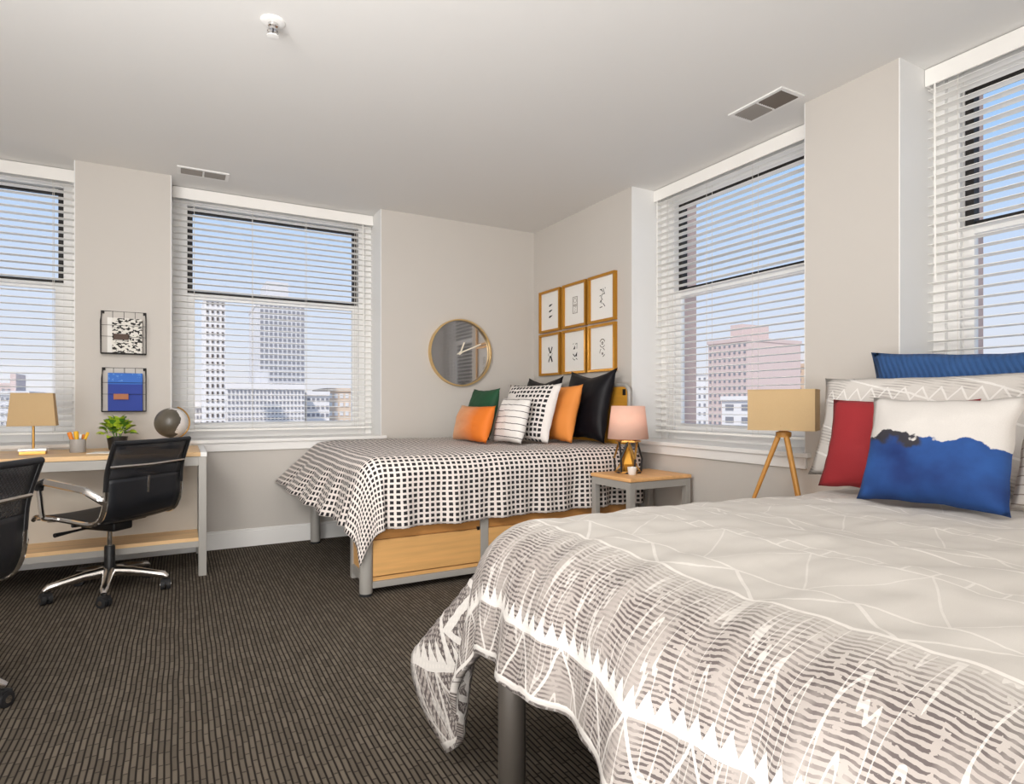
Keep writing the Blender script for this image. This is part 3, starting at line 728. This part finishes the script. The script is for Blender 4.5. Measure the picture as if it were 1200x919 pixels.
t = thing('tripod_lamp', 'wooden tripod lamp with a tan rectangular shade', 'lamp', (2.60, 1.94, 0.532), R(-63)); t.scale = (1, 1, 1.055)
for i in range(3):
    a = R(90+120*i-18); top = Vector((math.cos(a)*0.022, math.sin(a)*0.022, 0.345)); bot = Vector((math.cos(a)*0.15, math.sin(a)*0.15, 0.006))
    l = MB().tube([bot, top], [0.009, 0.013], 10).build('leg', 'leg_wood', t, smooth=True)
MB().lathe([(0.034, 0.335), (0.036, 0.345), (0.036, 0.358), (0.02, 0.364)], 20).build('hub', 'leg_wood', t, smooth=True)
MB().lathe([(0.008, 0.36), (0.008, 0.47)], 10).build('socket_rod', 'brass', t, smooth=True)
def box_shade(t, mat, bx, by, tx, ty, z0, z1, trim):
    m = MB(); v = [(-bx, -by, z0), (bx, -by, z0), (bx, by, z0), (-bx, by, z0), (-tx, -ty, z1), (tx, -ty, z1), (tx, ty, z1), (-tx, ty, z1)]
    m.add(v, [(0, 1, 5, 4), (1, 2, 6, 5), (2, 3, 7, 6), (3, 0, 4, 7)])
    o = m.build('lamp_shade', mat, t); o.modifiers.new('thickness', 'SOLIDIFY').thickness = 0.003
    MB().tube([v[i] for i in range(4)], 0.0022, 5, closed=True).build('rim', trim, o); MB().tube([v[4+i] for i in range(4)], 0.0022, 5, closed=True).build('rim', trim, o)
    MB().tube([(0, -by, z0+0.02), (0, by, z0+0.02)], 0.002, 5).build('shade_spider', 'brass', o); MB().tube([(-bx, 0, z0+0.02), (bx, 0, z0+0.02)], 0.002, 5).build('shade_spider', 'brass', o)
box_shade(t, 'shade_tan', 0.15, 0.085, 0.15, 0.085, 0.37, 0.555, 'shade_tan')
MB().lathe([(0.012, 0.40), (0.025, 0.43), (0.03, 0.46), (0.02, 0.49), (0.0, 0.495)], 14, cap=False).build('bulb', 'white_ceramic', t, smooth=True)

t = thing('desk_lamp', 'desk lamp with tan tapered shade, gold stem and clear base', 'lamp', (-0.752, 4.42, 0.755), R(3))
MB().box(-0.062, 0.062, -0.045, 0.045, 0.0, 0.018).build('base_plate', 'brass', t, bevel=0.002)
MB().box(-0.066, 0.066, -0.049, 0.049, 0.019, 0.034).build('base_block', 'acrylic_white', t, bevel=0.003)
MB().lathe([(0.0065, 0.03), (0.0065, 0.24)], 12).build('stem', 'brass', t, smooth=True)
box_shade(t, 'shade_tan', 0.112, 0.075, 0.096, 0.062, 0.168, 0.355, 'shade_tan')
MB().lathe([(0.010, 0.20), (0.02, 0.23), (0.026, 0.26), (0.018, 0.29), (0.0, 0.295)], 14, cap=False).build('bulb', 'white_ceramic', t, smooth=True)

# ---------------------------------------------------------------- desk
t = thing('desk', 'long maple topped desk with grey metal frame and low shelf', 'desk', (0, 0, 0)); dx0, dx1, dy0, dy1, dz = -1.75, 0.142, 4.112, 4.785, 0.755
MB().box(dx0, dx1-0.035, dy0, dy1, dz-0.026, dz).build('desk_top', 'maple_desk', t, bevel=0.003)
MB().box(dx1-0.035, dx1, dy0-0.001, dy1, dz-0.028, dz+0.001).build('end_cap', 'trim_white', t, bevel=0.003)
MB().box(dx0+0.03, dx1-0.03, dy0+0.006, dy0+0.03, dz-0.082, dz-0.027).build('apron', 'steel_grey', t, bevel=0.002)
for xx in (dx1-0.024, dx0+0.024):
    for yy in (dy0+0.024, dy1-0.024):
        MB().box(xx-0.022, xx+0.022, yy-0.022, yy+0.022, 0, dz-0.028).build('leg', 'steel_grey', t, bevel=0.003)
MB().box(dx0+0.04, dx1-0.046, 4.40, 4.418, 0.235, dz-0.03).build('modesty_panel', 'panel_beige', t)
MB().box(dx0+0.046, dx1-0.046, dy0+0.004, 4.42, 0.214, 0.236).build('shelf', 'maple_desk', t, bevel=0.002)
MB().box(dx0+0.046, dx1-0.046, dy0+0.006, dy0+0.036, 0.178, 0.214).build('shelf_rail', 'steel_grey', t, bevel=0.002)

# ---------------------------------------------------------------- office chairs
def smooth_path(pts, n=6):
    out = []; P_ = [Vector(p) for p in pts]; P_ = [2*P_[0]-P_[1]] + P_ + [2*P_[-1]-P_[-2]]
    for i in range(1, len(P_)-2):
        p0, p1, p2, p3 = P_[i-1:i+3]
        for k in range(n):
            q = k/n; out.append(0.5*((2*p1)+(p2-p0)*q+(2*p0-5*p1+4*p2-p3)*q*q+(3*p1-p0-3*p2+p3)*q**3))
    out.append(P_[-2]); return out
def office_chair(label, loc, rz, base_rz, group):
    t = thing('office_chair', label, 'chair', loc, rz, group); hw = 0.235
    prof = smooth_path([(0, 0.245, 0.432), (0, 0.20, 0.452), (0, 0.0, 0.438), (0, -0.15, 0.428), (0, -0.215, 0.455), (0, -0.245, 0.52), (0, -0.252, 0.60), (0, -0.262, 0.70), (0, -0.295, 0.80), (0, -0.312, 0.845)], 5)
    def sling(name, mat, i0, i1):
        m = MB(); P_ = prof[i0:i1+1]; nx = 8
        for p in P_:
            for k in range(nx+1):
                u = -1+2*k/nx; dip = 0.012*(1-u*u)
                m.v.append((u*hw, p.y - dip*(1 if p.z > 0.5 else 0), p.z - dip*(1 if p.z <= 0.5 else 0)))
        for i in range(len(P_)-1):
            for k in range(nx): a = i*(nx+1)+k; m.f.append((a, a+1, a+nx+2, a+nx+1))
        o = m.build(name, mat, t, smooth='all'); md = o.modifiers.new('thickness', 'SOLIDIFY'); md.thickness = 0.010; md.offset = 0; return o
    sling('seat', 'seat_black', 0, 20); sling('backrest', 'seat_black', 20, 33); sling('upper_back', 'net_black', 33, len(prof)-1)
    for s_ in (-1, 1):
        MB().tube([(s_*hw, p.y, p.z) for p in prof[:31]], 0.013, 8).build('side_rail', 'chrome', t, smooth=True)
        MB().tube([(s_*hw, p.y, p.z) for p in prof[30:]], 0.012, 8).build('back_rail', 'black_plastic', t, smooth=True)
        ap = smooth_path([(s_*hw, 0.105, 0.445), (s_*(hw+0.036), 0.115, 0.452), (s_*(hw+0.042), 0.122, 0.47), (s_*(hw+0.042), 0.134, 0.54), (s_*(hw+0.042), 0.146, 0.615), (s_*(hw+0.042), 0.138, 0.637), (s_*(hw+0.042), 0.112, 0.643), (s_*(hw+0.042), -0.02, 0.628), (s_*(hw+0.042), -0.15, 0.612), (s_*(hw+0.040), -0.185, 0.60), (s_*(hw+0.02), -0.235, 0.565), (s_*hw, -0.250, 0.545)], 4)
        a_ = MB().tube(ap, 0.0185, 8, sq=0.7).build('armrest', 'chrome', t, smooth=True)
        MB().tube(smooth_path([(s_*(hw+0.042), 0.146, 0.60), (s_*(hw+0.042), 0.138, 0.630), (s_*(hw+0.042), 0.105, 0.643)], 4), 0.0195, 8).build('arm_joint', 'black_plastic', a_, smooth=True)
    MB().tube([(-hw-0.005, -0.312, 0.848), (0, -0.322, 0.846), (hw+0.005, -0.312, 0.848)], 0.013, 10).build('top_roll', 'mesh_black', t, smooth=True)
    MB().tube([(-hw, -0.275, 0.725), (0, -0.296, 0.722), (hw, -0.275, 0.725)], 0.010, 8).build('back_bar', 'chrome', t, smooth=True)
    MB().tube([(0, -0.276, 0.66), (0, -0.268, 0.57)], 0.006, 8).build('back_highlight', 'chrome', t, smooth=True)  # bright highlight down the back, modelled as a thin chrome bar
    MB().tube([(-hw, -0.03, 0.418), (0, -0.03, 0.398), (hw, -0.03, 0.418)], 0.011, 8).build('seat_bar', 'black_plastic', t, smooth=True)
    MB().tube([(-hw, 0.14, 0.436), (0, 0.12, 0.405), (hw, 0.14, 0.436)], 0.011, 8).build('seat_bar', 'black_plastic', t, smooth=True)
    MB().box(-0.06, 0.06, -0.10, 0.14, 0.352, 0.402).build('tilt_box', 'black_plastic', t, bevel=0.014, seg=3, smooth=True)
    MB().tube([(0.05, 0.02, 0.372), (0.17, 0.03, 0.372), (0.26, 0.035, 0.376)], [0.006, 0.006, 0.011], 8).build('lever', 'black_plastic', t, smooth=True)
    MB().tube([(-0.05, 0.05, 0.372), (-0.17, 0.06, 0.368), (-0.26, 0.06, 0.366)], [0.006, 0.007, 0.012], 8).build('lever', 'black_plastic', t, smooth=True)
    MB().lathe([(0.014, 0.25), (0.014, 0.36)], 14).build('gas_lift', 'chrome', t, smooth=True)
    MB().lathe([(0.027, 0.10), (0.026, 0.255), (0.022, 0.262)], 18).build('lift_sleeve', 'black_plastic', t, smooth=True)
    MB().lathe([(0.040, 0.088), (0.046, 0.098), (0.040, 0.135), (0.030, 0.142)], 18).build('base_hub', 'polished_alu', t, smooth=True)
    lm = MB().tube([(0.03, 0, 0.118), (0.12, 0, 0.112), (0.22, 0, 0.094), (0.275, 0, 0.084), (0.295, 0, 0.070)], [0.030, 0.026, 0.022, 0.021, 0.014], 10).mesh('base_leg', 'polished_alu', True)
    w = MB()
    for s_ in (-1, 1):
        M = Matrix.Translation((0, s_*0.015, 0.0275)) @ Matrix.Rotation(PI/2, 4, 'X')
        w.lathe([(0.020, -0.011), (0.0275, -0.009), (0.0275, 0.009), (0.020, 0.011)], 16, M=M)
    w.box(-0.02, 0.02, -0.022, 0.022, 0.03, 0.058); w.lathe([(0.008, 0.05), (0.008, 0.075)], 8)
    wm = w.mesh('caster', 'rubber', True)
    hm = MB().lathe([(0.013, -0.0008), (0.013, 0.0008)], 14, M=Matrix.Rotation(PI/2, 4, 'X')).mesh('wheel_cap', 'chrome', True)
    for i in range(5):
        a = base_rz + 2*PI*i/5
        put('base_leg', lm, t, (0, 0, 0), (0, 0, a))
        c_ = put('caster', wm, t, (0.285*math.cos(a), 0.285*math.sin(a), 0), (0, 0, a+0.9+i)); put('wheel_cap', hm, c_, (0, -0.0265, 0.0275)); put('wheel_cap', hm, c_, (0, 0.0265, 0.0275))
    return t
office_chair('black chrome-armed office chair pulled up to the desk', (-0.345, 4.01, 0), R(45), R(-135), 'office chairs')
office_chair('black office chair standing out on the carpet away from the desk', (-0.826, 2.645, 0), R(60), R(6-60), 'office chairs')

# ---------------------------------------------------------------- things on the desk
t = thing('pencil_cup', 'grey cylindrical pencil cup on the desk', 'cup', (-0.545, 4.46, 0.755))
MB().lathe([(0.040, 0.0), (0.041, 0.002), (0.041, 0.080), (0.038, 0.080), (0.037, 0.006), (0.0, 0.006)], 28, cap=False).build('cup_body', 'cup_grey', t, smooth=True)
specs = [(-0.020, 0.0, -16, 'orange_plastic', 'orange highlighter pen leaning in the pencil cup', 0.011), (-0.004, 0.01, -4, 'yellow', 'thick yellow marker upright in the pencil cup', 0.012), (0.020, 0.0, 20, 'yellow', 'yellow pencil leaning out to the plant side of the pencil cup', 0.008), (0.006, -0.016, 8, 'blue_plastic', 'pale blue pen low in the pencil cup', 0.006), (0.012, 0.014, 12, 'orange_plastic', 'orange pencil behind the yellow marker in the pencil cup', 0.006)]
for dx_, dy_, ang, mt, lb, rr in specs:
    L = 0.118 if rr > 0.007 else 0.10
    t = thing('pen', lb, 'pen', (-0.545+dx_*0.5, 4.46+dy_, 0.7615), 0, 'pens in the pencil cup', (0, R(ang), 0))
    MB().lathe([(rr*0.8, 0.004), (rr, 0.010), (rr, L-0.02)], 10).build('barrel', mt, t, smooth=True)
    MB().lathe([(rr*1.08, L-0.02), (rr*1.05, L), (rr*0.7, L+0.003)], 10).build('cap', 'white_ceramic' if mt == 'blue_plastic' else mt, t, smooth=True)
t = thing('potted_plant', 'small bushy potted plant with yellow-green leaves on the desk', 'plant', (-0.352, 4.56, 0.755))
MB().lathe([(0.042, 0.0), (0.046, 0.004), (0.056, 0.075), (0.058, 0.085), (0.052, 0.085), (0.05, 0.07)], 24).build('pot', 'pot_black', t, smooth=True)
MB().lathe([(0.0, 0.074), (0.05, 0.072)], 20, cap=False).build('soil', 'soil', t)
def leaf_mesh(mat, L, w):
    m = MB(); n = 5
    for i in range(n+1):
        q = i/n; ww = w*math.sin(PI*min(1, q*0.97+0.03))**0.8; z = 0.25*L*math.sin(q*PI*0.6) - 0.1*L*q*q
        m.v += [(-ww, L*q, z+ww*0.3), (0, L*q, z), (ww, L*q, z+ww*0.3)]
    for i in range(n):
        a = 3*i; m.f += [(a, a+1, a+4, a+3), (a+1, a+2, a+5, a+4)]
    return m.mesh('leaf', mat, smooth='all')
lms = [leaf_mesh('leaf_green', 0.052, 0.021), leaf_mesh('leaf_dark', 0.054, 0.022), leaf_mesh('leaf_green', 0.044, 0.018)]
for i in range(84):
    a = i*2.399; q = (i+0.5)/84; rr = 0.07*math.sqrt(q); zz = 0.070+0.100*math.sqrt(1-q*0.95)+rnd.uniform(-.012, .012)
    o = put('leaf', lms[i % 3], t, (rr*math.cos(a), rr*math.sin(a), zz), (R(62-70*q+rnd.uniform(-14, 14)), R(rnd.uniform(-15, 15)), a-PI/2))
for i in range(7):
    a = i*0.9; MB().tube([(0.012*math.cos(a), 0.012*math.sin(a), 0.07), (0.03*math.cos(a), 0.03*math.sin(a), 0.12), (0.055*math.cos(a), 0.055*math.sin(a), 0.15)], 0.0022, 5).build('stem', 'leaf_dark', t)
t = thing('desk_globe', 'dark and white desk globe with gold arc behind the chair', 'globe', (-0.055, 4.56, 0.755), R(10))
MB().lathe([(0.062, 0.0), (0.062, 0.008), (0.03, 0.016), (0.010, 0.026), (0.008, 0.075)], 24).build('stand', 'pot_black', t, smooth=True)
gc = Vector((0, 0, 0.168)); gr = 0.098
MB().lathe([(gr*math.sin(PI*i/16)+1e-4, -gr*math.cos(PI*i/16)) for i in range(17)], 28, gc, cap=False).build('globe_ball', 'globe_skin', t, smooth=True)
MB().tube([gc+Vector((math.sin(a)*0.110, 0, math.cos(a)*0.110)) for a in [R(20+10*i) for i in range(17)]], 0.005, 8).build('meridian_arc', 'brass', t, smooth=True)
tag(MB().box(-0.11, 0.11, -0.075, 0.075, 0.0, 0.003).build('paper_sheet', 'paper', None, loc=(-0.36, 4.32, 0.7555), rot=(0, 0, R(-12))), 'white paper sheet lying on the desk in front of the plant', 'paper')

# ---------------------------------------------------------------- wall files
def wall_file(label, x0, x1, z0, z1, plate, plate_mat, pz):
    t = thing('wall_file', label, 'file holder', ((x0+x1)/2, YA, z0), 0, 'wire wall files'); w = (x1-x0)/2; h = z1-z0; d = 0.05; wr = 0.0028
    m = MB(); m.tube([(-w, -0.004, 0.004), (w, -0.004, 0.004), (w, -0.004, h), (-w, -0.004, h)], wr, 6, closed=True); m.build('back_frame', 'ink', t)
    m = MB(); m.tube([(-w+0.004, -0.006, h-0.012), (-w, -d, h*0.75), (-w, -d, 0.006), (w, -d, 0.006), (w, -d, h*0.75), (w-0.004, -0.006, h-0.012)], wr, 6); m.build('front_frame', 'ink', t)
    for i in range(1, 4):
        xx = -w+2*w*i/4; MB().tube([(xx, -0.004, 0.004), (xx, -0.004, h)], 0.0014, 5).build('wire', 'ink', t)
    for i in range(1, 6):
        for xx in (-w, w): MB().tube([(xx, -0.004, h*i/6*0.92), (xx, -d, h*i/6*0.75)], 0.0014, 5).build('wire', 'ink', t)
    MB().box(-w, w, -d, -0.004, 0.0, 0.004).build('bottom_tray', 'ink', t)
    MB().tube([(-w, -d, h*0.40), (w, -d, h*0.40)], 0.0014, 5).build('wire', 'ink', t); MB().tube([(-w, -d, h*0.66), (w, -d, h*0.66)], 0.0014, 5).build('wire', 'ink', t)
    for xx in (-w+0.008, w-0.008): MB().box(xx-0.009, xx+0.009, -0.012, 0, h-0.018, h+0.001).build('mount_clip', 'ink', t)
    MB().box(plate-0.042, plate+0.042, -d-0.008, -d-0.001, pz-0.019, pz+0.019).build('label_plate', plate_mat, t, bevel=0.002)
    return t
wall_file('black wire wall file holding the black and white printed folder', -0.461, -0.206, 1.380, 1.668, -0.012, 'label_brown', 0.115)
wall_file('black wire wall file holding the blue folder', -0.455, -0.206, 0.994, 1.290, -0.016, 'label_wood', 0.102)
tag(MB().box(-0.085, 0.085, -0.012, 0.012, 0, 0.235).build('folder', 'print_mono', None, loc=(-0.312, YA-0.029, 1.385), bevel=0.002), 'black and white printed folder in the upper wire wall file', 'folder')
tag(MB().box(-0.06, 0.06, -0.004, 0.004, 0, 0.24).build('paper_sheet', 'paper', None, loc=(-0.366, YA-0.012, 1.385)), 'white paper sheet behind the printed folder in the wire wall file', 'paper')
tag(MB().box(-0.098, 0.098, -0.014, 0.014, 0, 0.255).build('folder', 'print_blue', None, loc=(-0.323, YA-0.029, 0.999), bevel=0.002), 'blue folder in the lower wire wall file', 'folder')

# ---------------------------------------------------------------- clock
t = thing('wall_clock', 'round mirrored wall clock with thin gold rim and pale hands', 'clock', (2.135, YA, 1.492)); RM = Matrix.Rotation(PI/2, 4, 'X'); cr = 0.292
MB().lathe([(cr-0.012, 0.0), (cr, 0.0), (cr, 0.042), (cr-0.012, 0.042), (cr-0.012, 0.018)], 72, M=RM, cap=False).build('rim', 'gold_pale', t, smooth=True)
MB().lathe([(0.0001, 0.012), (cr-0.010, 0.012)], 72, M=RM, cap=False).build('clock_face', 'mirror_grey', t)
MB().box(-0.004, 0.215, -0.0215, -0.0185, -0.0055, 0.0055, Matrix.Rotation(R(-23), 4, 'Y')).box(-0.035, 0.0, -0.0215, -0.0185, -0.0045, 0.0045, Matrix.Rotation(R(-23), 4, 'Y')).build('minute_hand', 'ivory', t)
MB().box(-0.02, 0.10, -0.0180, -0.0150, -0.006, 0.006, Matrix.Rotation(R(-68), 4, 'Y')).build('hour_hand', 'ivory', t)
MB().lathe([(0.012, 0.012), (0.012, 0.024), (0.008, 0.026)], 16, M=RM).build('hub', 'ivory', t, smooth=True)

# ---------------------------------------------------------------- six framed prints (local: x along the wall, y out of the wall is -y)
def seg(m, x0, z0, x1, z1, w, y=-0.0128):
    d = Vector((x1-x0, 0, z1-z0)); L = d.length; n = Vector((-d.z, 0, d.x)).normalized()*w/2; a = Vector((x0, y, z0)); c = Vector((x1, y, z1)); e_ = Vector((0, 0.0008, 0))
    m.add([a-n, c-n, c+n, a+n, a-n+e_, c-n+e_, c+n+e_, a+n+e_], [(0, 1, 2, 3), (7, 6, 5, 4), (0, 4, 5, 1), (1, 5, 6, 2), (2, 6, 7, 3), (3, 7, 4, 0)])
def blob(m, poly, y=-0.0128): m.prism(poly, 'y', y, y+0.0008)
def ringseg(m, cx, cz, r, a0, a1, w, n=10):
    for i in range(n):
        a, c = R(a0+(a1-a0)*i/n), R(a0+(a1-a0)*(i+1)/n); seg(m, cx+r*math.cos(a), cz+r*math.sin(a), cx+r*math.cos(c), cz+r*math.sin(c), w)
def art0(m):
    for z in (0.05, 0.0, -0.05): blob(m, [(-0.028, z-0.006), (-0.01, z-0.011), (0.028, z+0.004), (0.034, z+0.010), (-0.01, z+0.008)])
def art1(m):
    for z0, z1 in ((0.0, 0.068), (-0.068, -0.006)):
        for w_, q in ((0.004, 0.0), (0.002, 0.008)):
            seg(m, -0.034+q, z0+q, 0.034-q, z0+q, w_); seg(m, -0.034+q, z1-q, 0.034-q, z1-q, w_); seg(m, -0.034+q, z0+q, -0.034+q, z1-q, w_); seg(m, 0.034-q, z0+q, 0.034-q, z1-q, w_)
    ringseg(m, 0, 0.036, 0.018, 0, 360, 0.003); ringseg(m, -0.012, -0.012, 0.02, -90, 0, 0.003); ringseg(m, 0.012, -0.06, 0.02, 90, 180, 0.003)
def art2(m):
    seg(m, -0.03, 0.07, -0.005, 0.07, 0.006); ringseg(m, -0.02, 0.04, 0.026, 10, 80, 0.006); seg(m, 0.01, 0.075, 0.03, 0.03, 0.005); ringseg(m, 0.012, 0.01, 0.024, 60, 250, 0.006)
    seg(m, -0.034, 0.02, -0.022, 0.026, 0.006); seg(m, -0.03, -0.03, -0.015, -0.012, 0.007); seg(m, -0.015, -0.012, -0.008, -0.04, 0.006); seg(m, -0.034, -0.07, 0.0, -0.066, 0.006); seg(m, 0.008, -0.04, 0.034, -0.068, 0.006); seg(m, 0.034, 0.08, 0.036, 0.07, 0.005)
def art3(m):
    seg(m, -0.03, 0.066, -0.004, 0.012, 0.016); seg(m, 0.03, 0.066, 0.004, 0.012, 0.013); seg(m, -0.03, -0.066, -0.002, -0.012, 0.013); seg(m, 0.03, -0.066, 0.004, -0.012, 0.017); seg(m, -0.03, 0.012, -0.03, -0.014, 0.004); seg(m, 0.03, 0.012, 0.022, -0.012, 0.004)
def art4(m):
    blob(m, [(-0.028, 0.018), (0.0, 0.018), (0.0, 0.05)]); seg(m, 0.004, 0.06, 0.03, 0.066, 0.005); seg(m, 0.028, 0.066, 0.026, 0.02, 0.004); blob(m, [(-0.004, -0.04), (0.03, -0.006), (0.026, -0.044)]); seg(m, -0.03, -0.02, 0.0, -0.044, 0.009); ringseg(m, -0.006, -0.045, 0.026, 200, 290, 0.005); seg(m, 0.012, -0.056, 0.032, -0.07, 0.006); seg(m, -0.03, 0.06, -0.018, 0.068, 0.004)
def art5(m):
    ringseg(m, 0, 0.036, 0.032, 20, 160, 0.006); ringseg(m, 0, 0.036, 0.032, 200, 330, 0.005); ringseg(m, 0, 0.036, 0.010, 0, 360, 0.006)
    ringseg(m, 0, -0.036, 0.032, 30, 80, 0.005); ringseg(m, 0, -0.036, 0.032, 120, 190, 0.005); ringseg(m, 0, -0.036, 0.032, 280, 330, 0.006); blob(m, [(-0.008, -0.052), (0.008, -0.054), (0.009, -0.038), (-0.006, -0.036)])
arts = [(art0, 'ink', 'three short dark brush strokes'), (art1, 'ink_soft', 'two small grey line squares'), (art2, 'ink', 'scattered curved dark marks'),
        (art3, 'ink', 'bold black X shaped strokes'), (art4, 'ink', 'broken black S shaped marks'), (art5, 'label_brown', 'brown dotted figure-eight rings')]
for i, (fn, mt, lb) in enumerate(arts):
    cI, rI = i % 3, i // 3
    yc = (4.508, 4.127, 3.757)[cI]; zc = (1.872, 1.485)[rI]
    t = thing('picture_frame', 'gold framed white print of ' + lb, 'picture', (XB, yc, zc), -PI/2, 'gold framed prints'); w, h, f, d = 0.170, 0.186, 0.020, 0.032
    MB().box(-w, w, -d, 0, h-f, h).build('frame_bar', 'gold_frame', t, bevel=0.002); MB().box(-w, w, -d, 0, -h, -h+f).build('frame_bar', 'gold_frame', t, bevel=0.002)
    MB().box(-w, -w+f, -d, 0, -h+f, h-f).build('frame_bar', 'gold_frame', t, bevel=0.002); MB().box(w-f, w, -d, 0, -h+f, h-f).build('frame_bar', 'gold_frame', t, bevel=0.002)
    mt_ = MB().box(-w+f, w-f, -0.012, -0.002, -h+f, h-f).build('mat_board', 'paper', t)
    m = MB(); fn(m); m.build('print', mt, mt_)['kind'] = 'stuff'

# ---------------------------------------------------------------- the city outside
struct(MB().box(-2500, 2500, 30, 4000, -40.5, -40).box(30, 4000, -2500, 30, -40.5, -40).build('city_ground', 'city_ground'), 'city ground in a haze-pale colour far below the windows')
def tower(name, label, D, u0, u1, vtop, depth, mat, cols, rows, wmat, ww, wh, axis='y', vbot=500, vwin=None, extra=None):
    a = at(u0, vtop, **{axis: D}); c = at(u1, vtop, **{axis: D}); zt = a.z if a.z < c.z else c.z
    zt = (a.z+c.z)/2
    if axis == 'y':
        x0, x1 = a.x, c.x; org = Vector((x0, D, -40)); rz = 0.0; W_ = x1-x0
    else:
        y1, y0 = a.y, c.y; org = Vector((D, y1, -40)); rz = -PI/2; W_ = y1-y0
    t = thing(name, label, 'building', org, rz, 'city buildings outside'); H_ = zt+40
    MB().box(0, W_, 0, depth, 0, H_).build('wall', mat, t)
    MB().box(-W_*0.012, W_*1.012, -0.3, depth+0.3, H_, H_+0.9).build('parapet', mat, t)
    zb = at((u0+u1)/2, vbot, **{axis: D}).z+40; zw = (at((u0+u1)/2, vwin, **{axis: D}).z+40) if vwin else H_
    if cols:
        pw = W_/cols; ph = (zw-zb)/rows
        me = MB().box(-pw*ww/2, pw*ww/2, -0.12, 0.1, -ph*wh/2, ph*wh/2).mesh('window', wmat)
        for i in range(cols):
            for j in range(rows): put('window', me, t, (pw*(i+0.5), 0, zb+ph*(j+0.5)))
    if extra:
        for (fx0, fx1, hz, dm) in extra: MB().box(W_*fx0, W_*fx1, depth*0.2, depth*0.7, H_+0.9, H_+0.9+hz).build('roof_housing', dm, t)
    return t
tower('apartment_tower', 'white slab tower with four columns of dark square windows', 95, 240, 264, 352, 14, 'city_white', 4, 17, 'city_glass_dark', 0.42, 0.45)
tower('office_tower', 'tall pale grey tower with a dense grid of windows', 150, 304, 357, 356, 24, 'city_grey', 10, 22, 'city_glass', 0.6, 0.5, extra=[(0.2, 0.7, 5, 'city_grey')])
tower('office_block', 'broad light office block in front of the grey tower', 120, 266, 357, 456, 20, 'city_white', 20, 7, 'city_glass', 0.5, 0.5, extra=[(0.45, 0.55, 3, 'city_grey')])
tower('low_block', 'low cream block to the side of the grey tower', 125, 359, 386, 464, 15, 'city_white', 5, 4, 'city_glass', 0.6, 0.4)
tower('low_block', 'low tan block furthest along the skyline from the slab tower', 160, 384, 416, 459, 20, 'city_warm', 5, 4, 'city_white', 0.6, 0.5)
tower('low_block', 'low white block just beneath the slab tower', 110, 225, 242, 478, 20, 'city_white', 4, 3, 'city_glass', 0.5, 0.5)
tower('low_block', 'grey low block seen behind the desk lamp shade', 170, -12, 34, 463, 20, 'city_grey', 8, 4, 'city_glass', 0.5, 0.4, extra=[(0.4, 0.55, 4, 'city_rose')])
tower('low_block', 'white low block seen beside the desk lamp shade', 195, 30, 78, 472, 20, 'city_white', 8, 3, 'city_glass', 0.5, 0.4)
tower('low_block', 'rose block with water tank roof beyond the desk lamp', 260, -20, 14, 452, 20, 'city_rose', 5, 4, 'city_glass', 0.5, 0.4)
tower('stone_tower', 'rose stone tower outside the window behind the tripod lamp', 120, 830, 876, 402, 20, 'city_rose', 8, 12, 'city_glass', 0.4, 0.4, axis='x', extra=[(0.3, 0.6, 4, 'city_rose')])
tower('low_block', 'tan block behind the tripod lamp shade', 145, 874, 950, 432, 20, 'city_warm', 10, 7, 'city_glass', 0.4, 0.3, axis='x', extra=[(0.4, 0.6, 4, 'city_grey')])
tower('low_block', 'white low building in front of the rose stone tower', 90, 846, 905, 470, 14, 'city_white', 3, 2, 'city_glass', 0.5, 0.45, axis='x')
tower('low_block', 'pale block beyond the corner of the rose stone tower', 220, 800, 835, 440, 20, 'city_white', 6, 6, 'city_glass', 0.4, 0.4, axis='x')
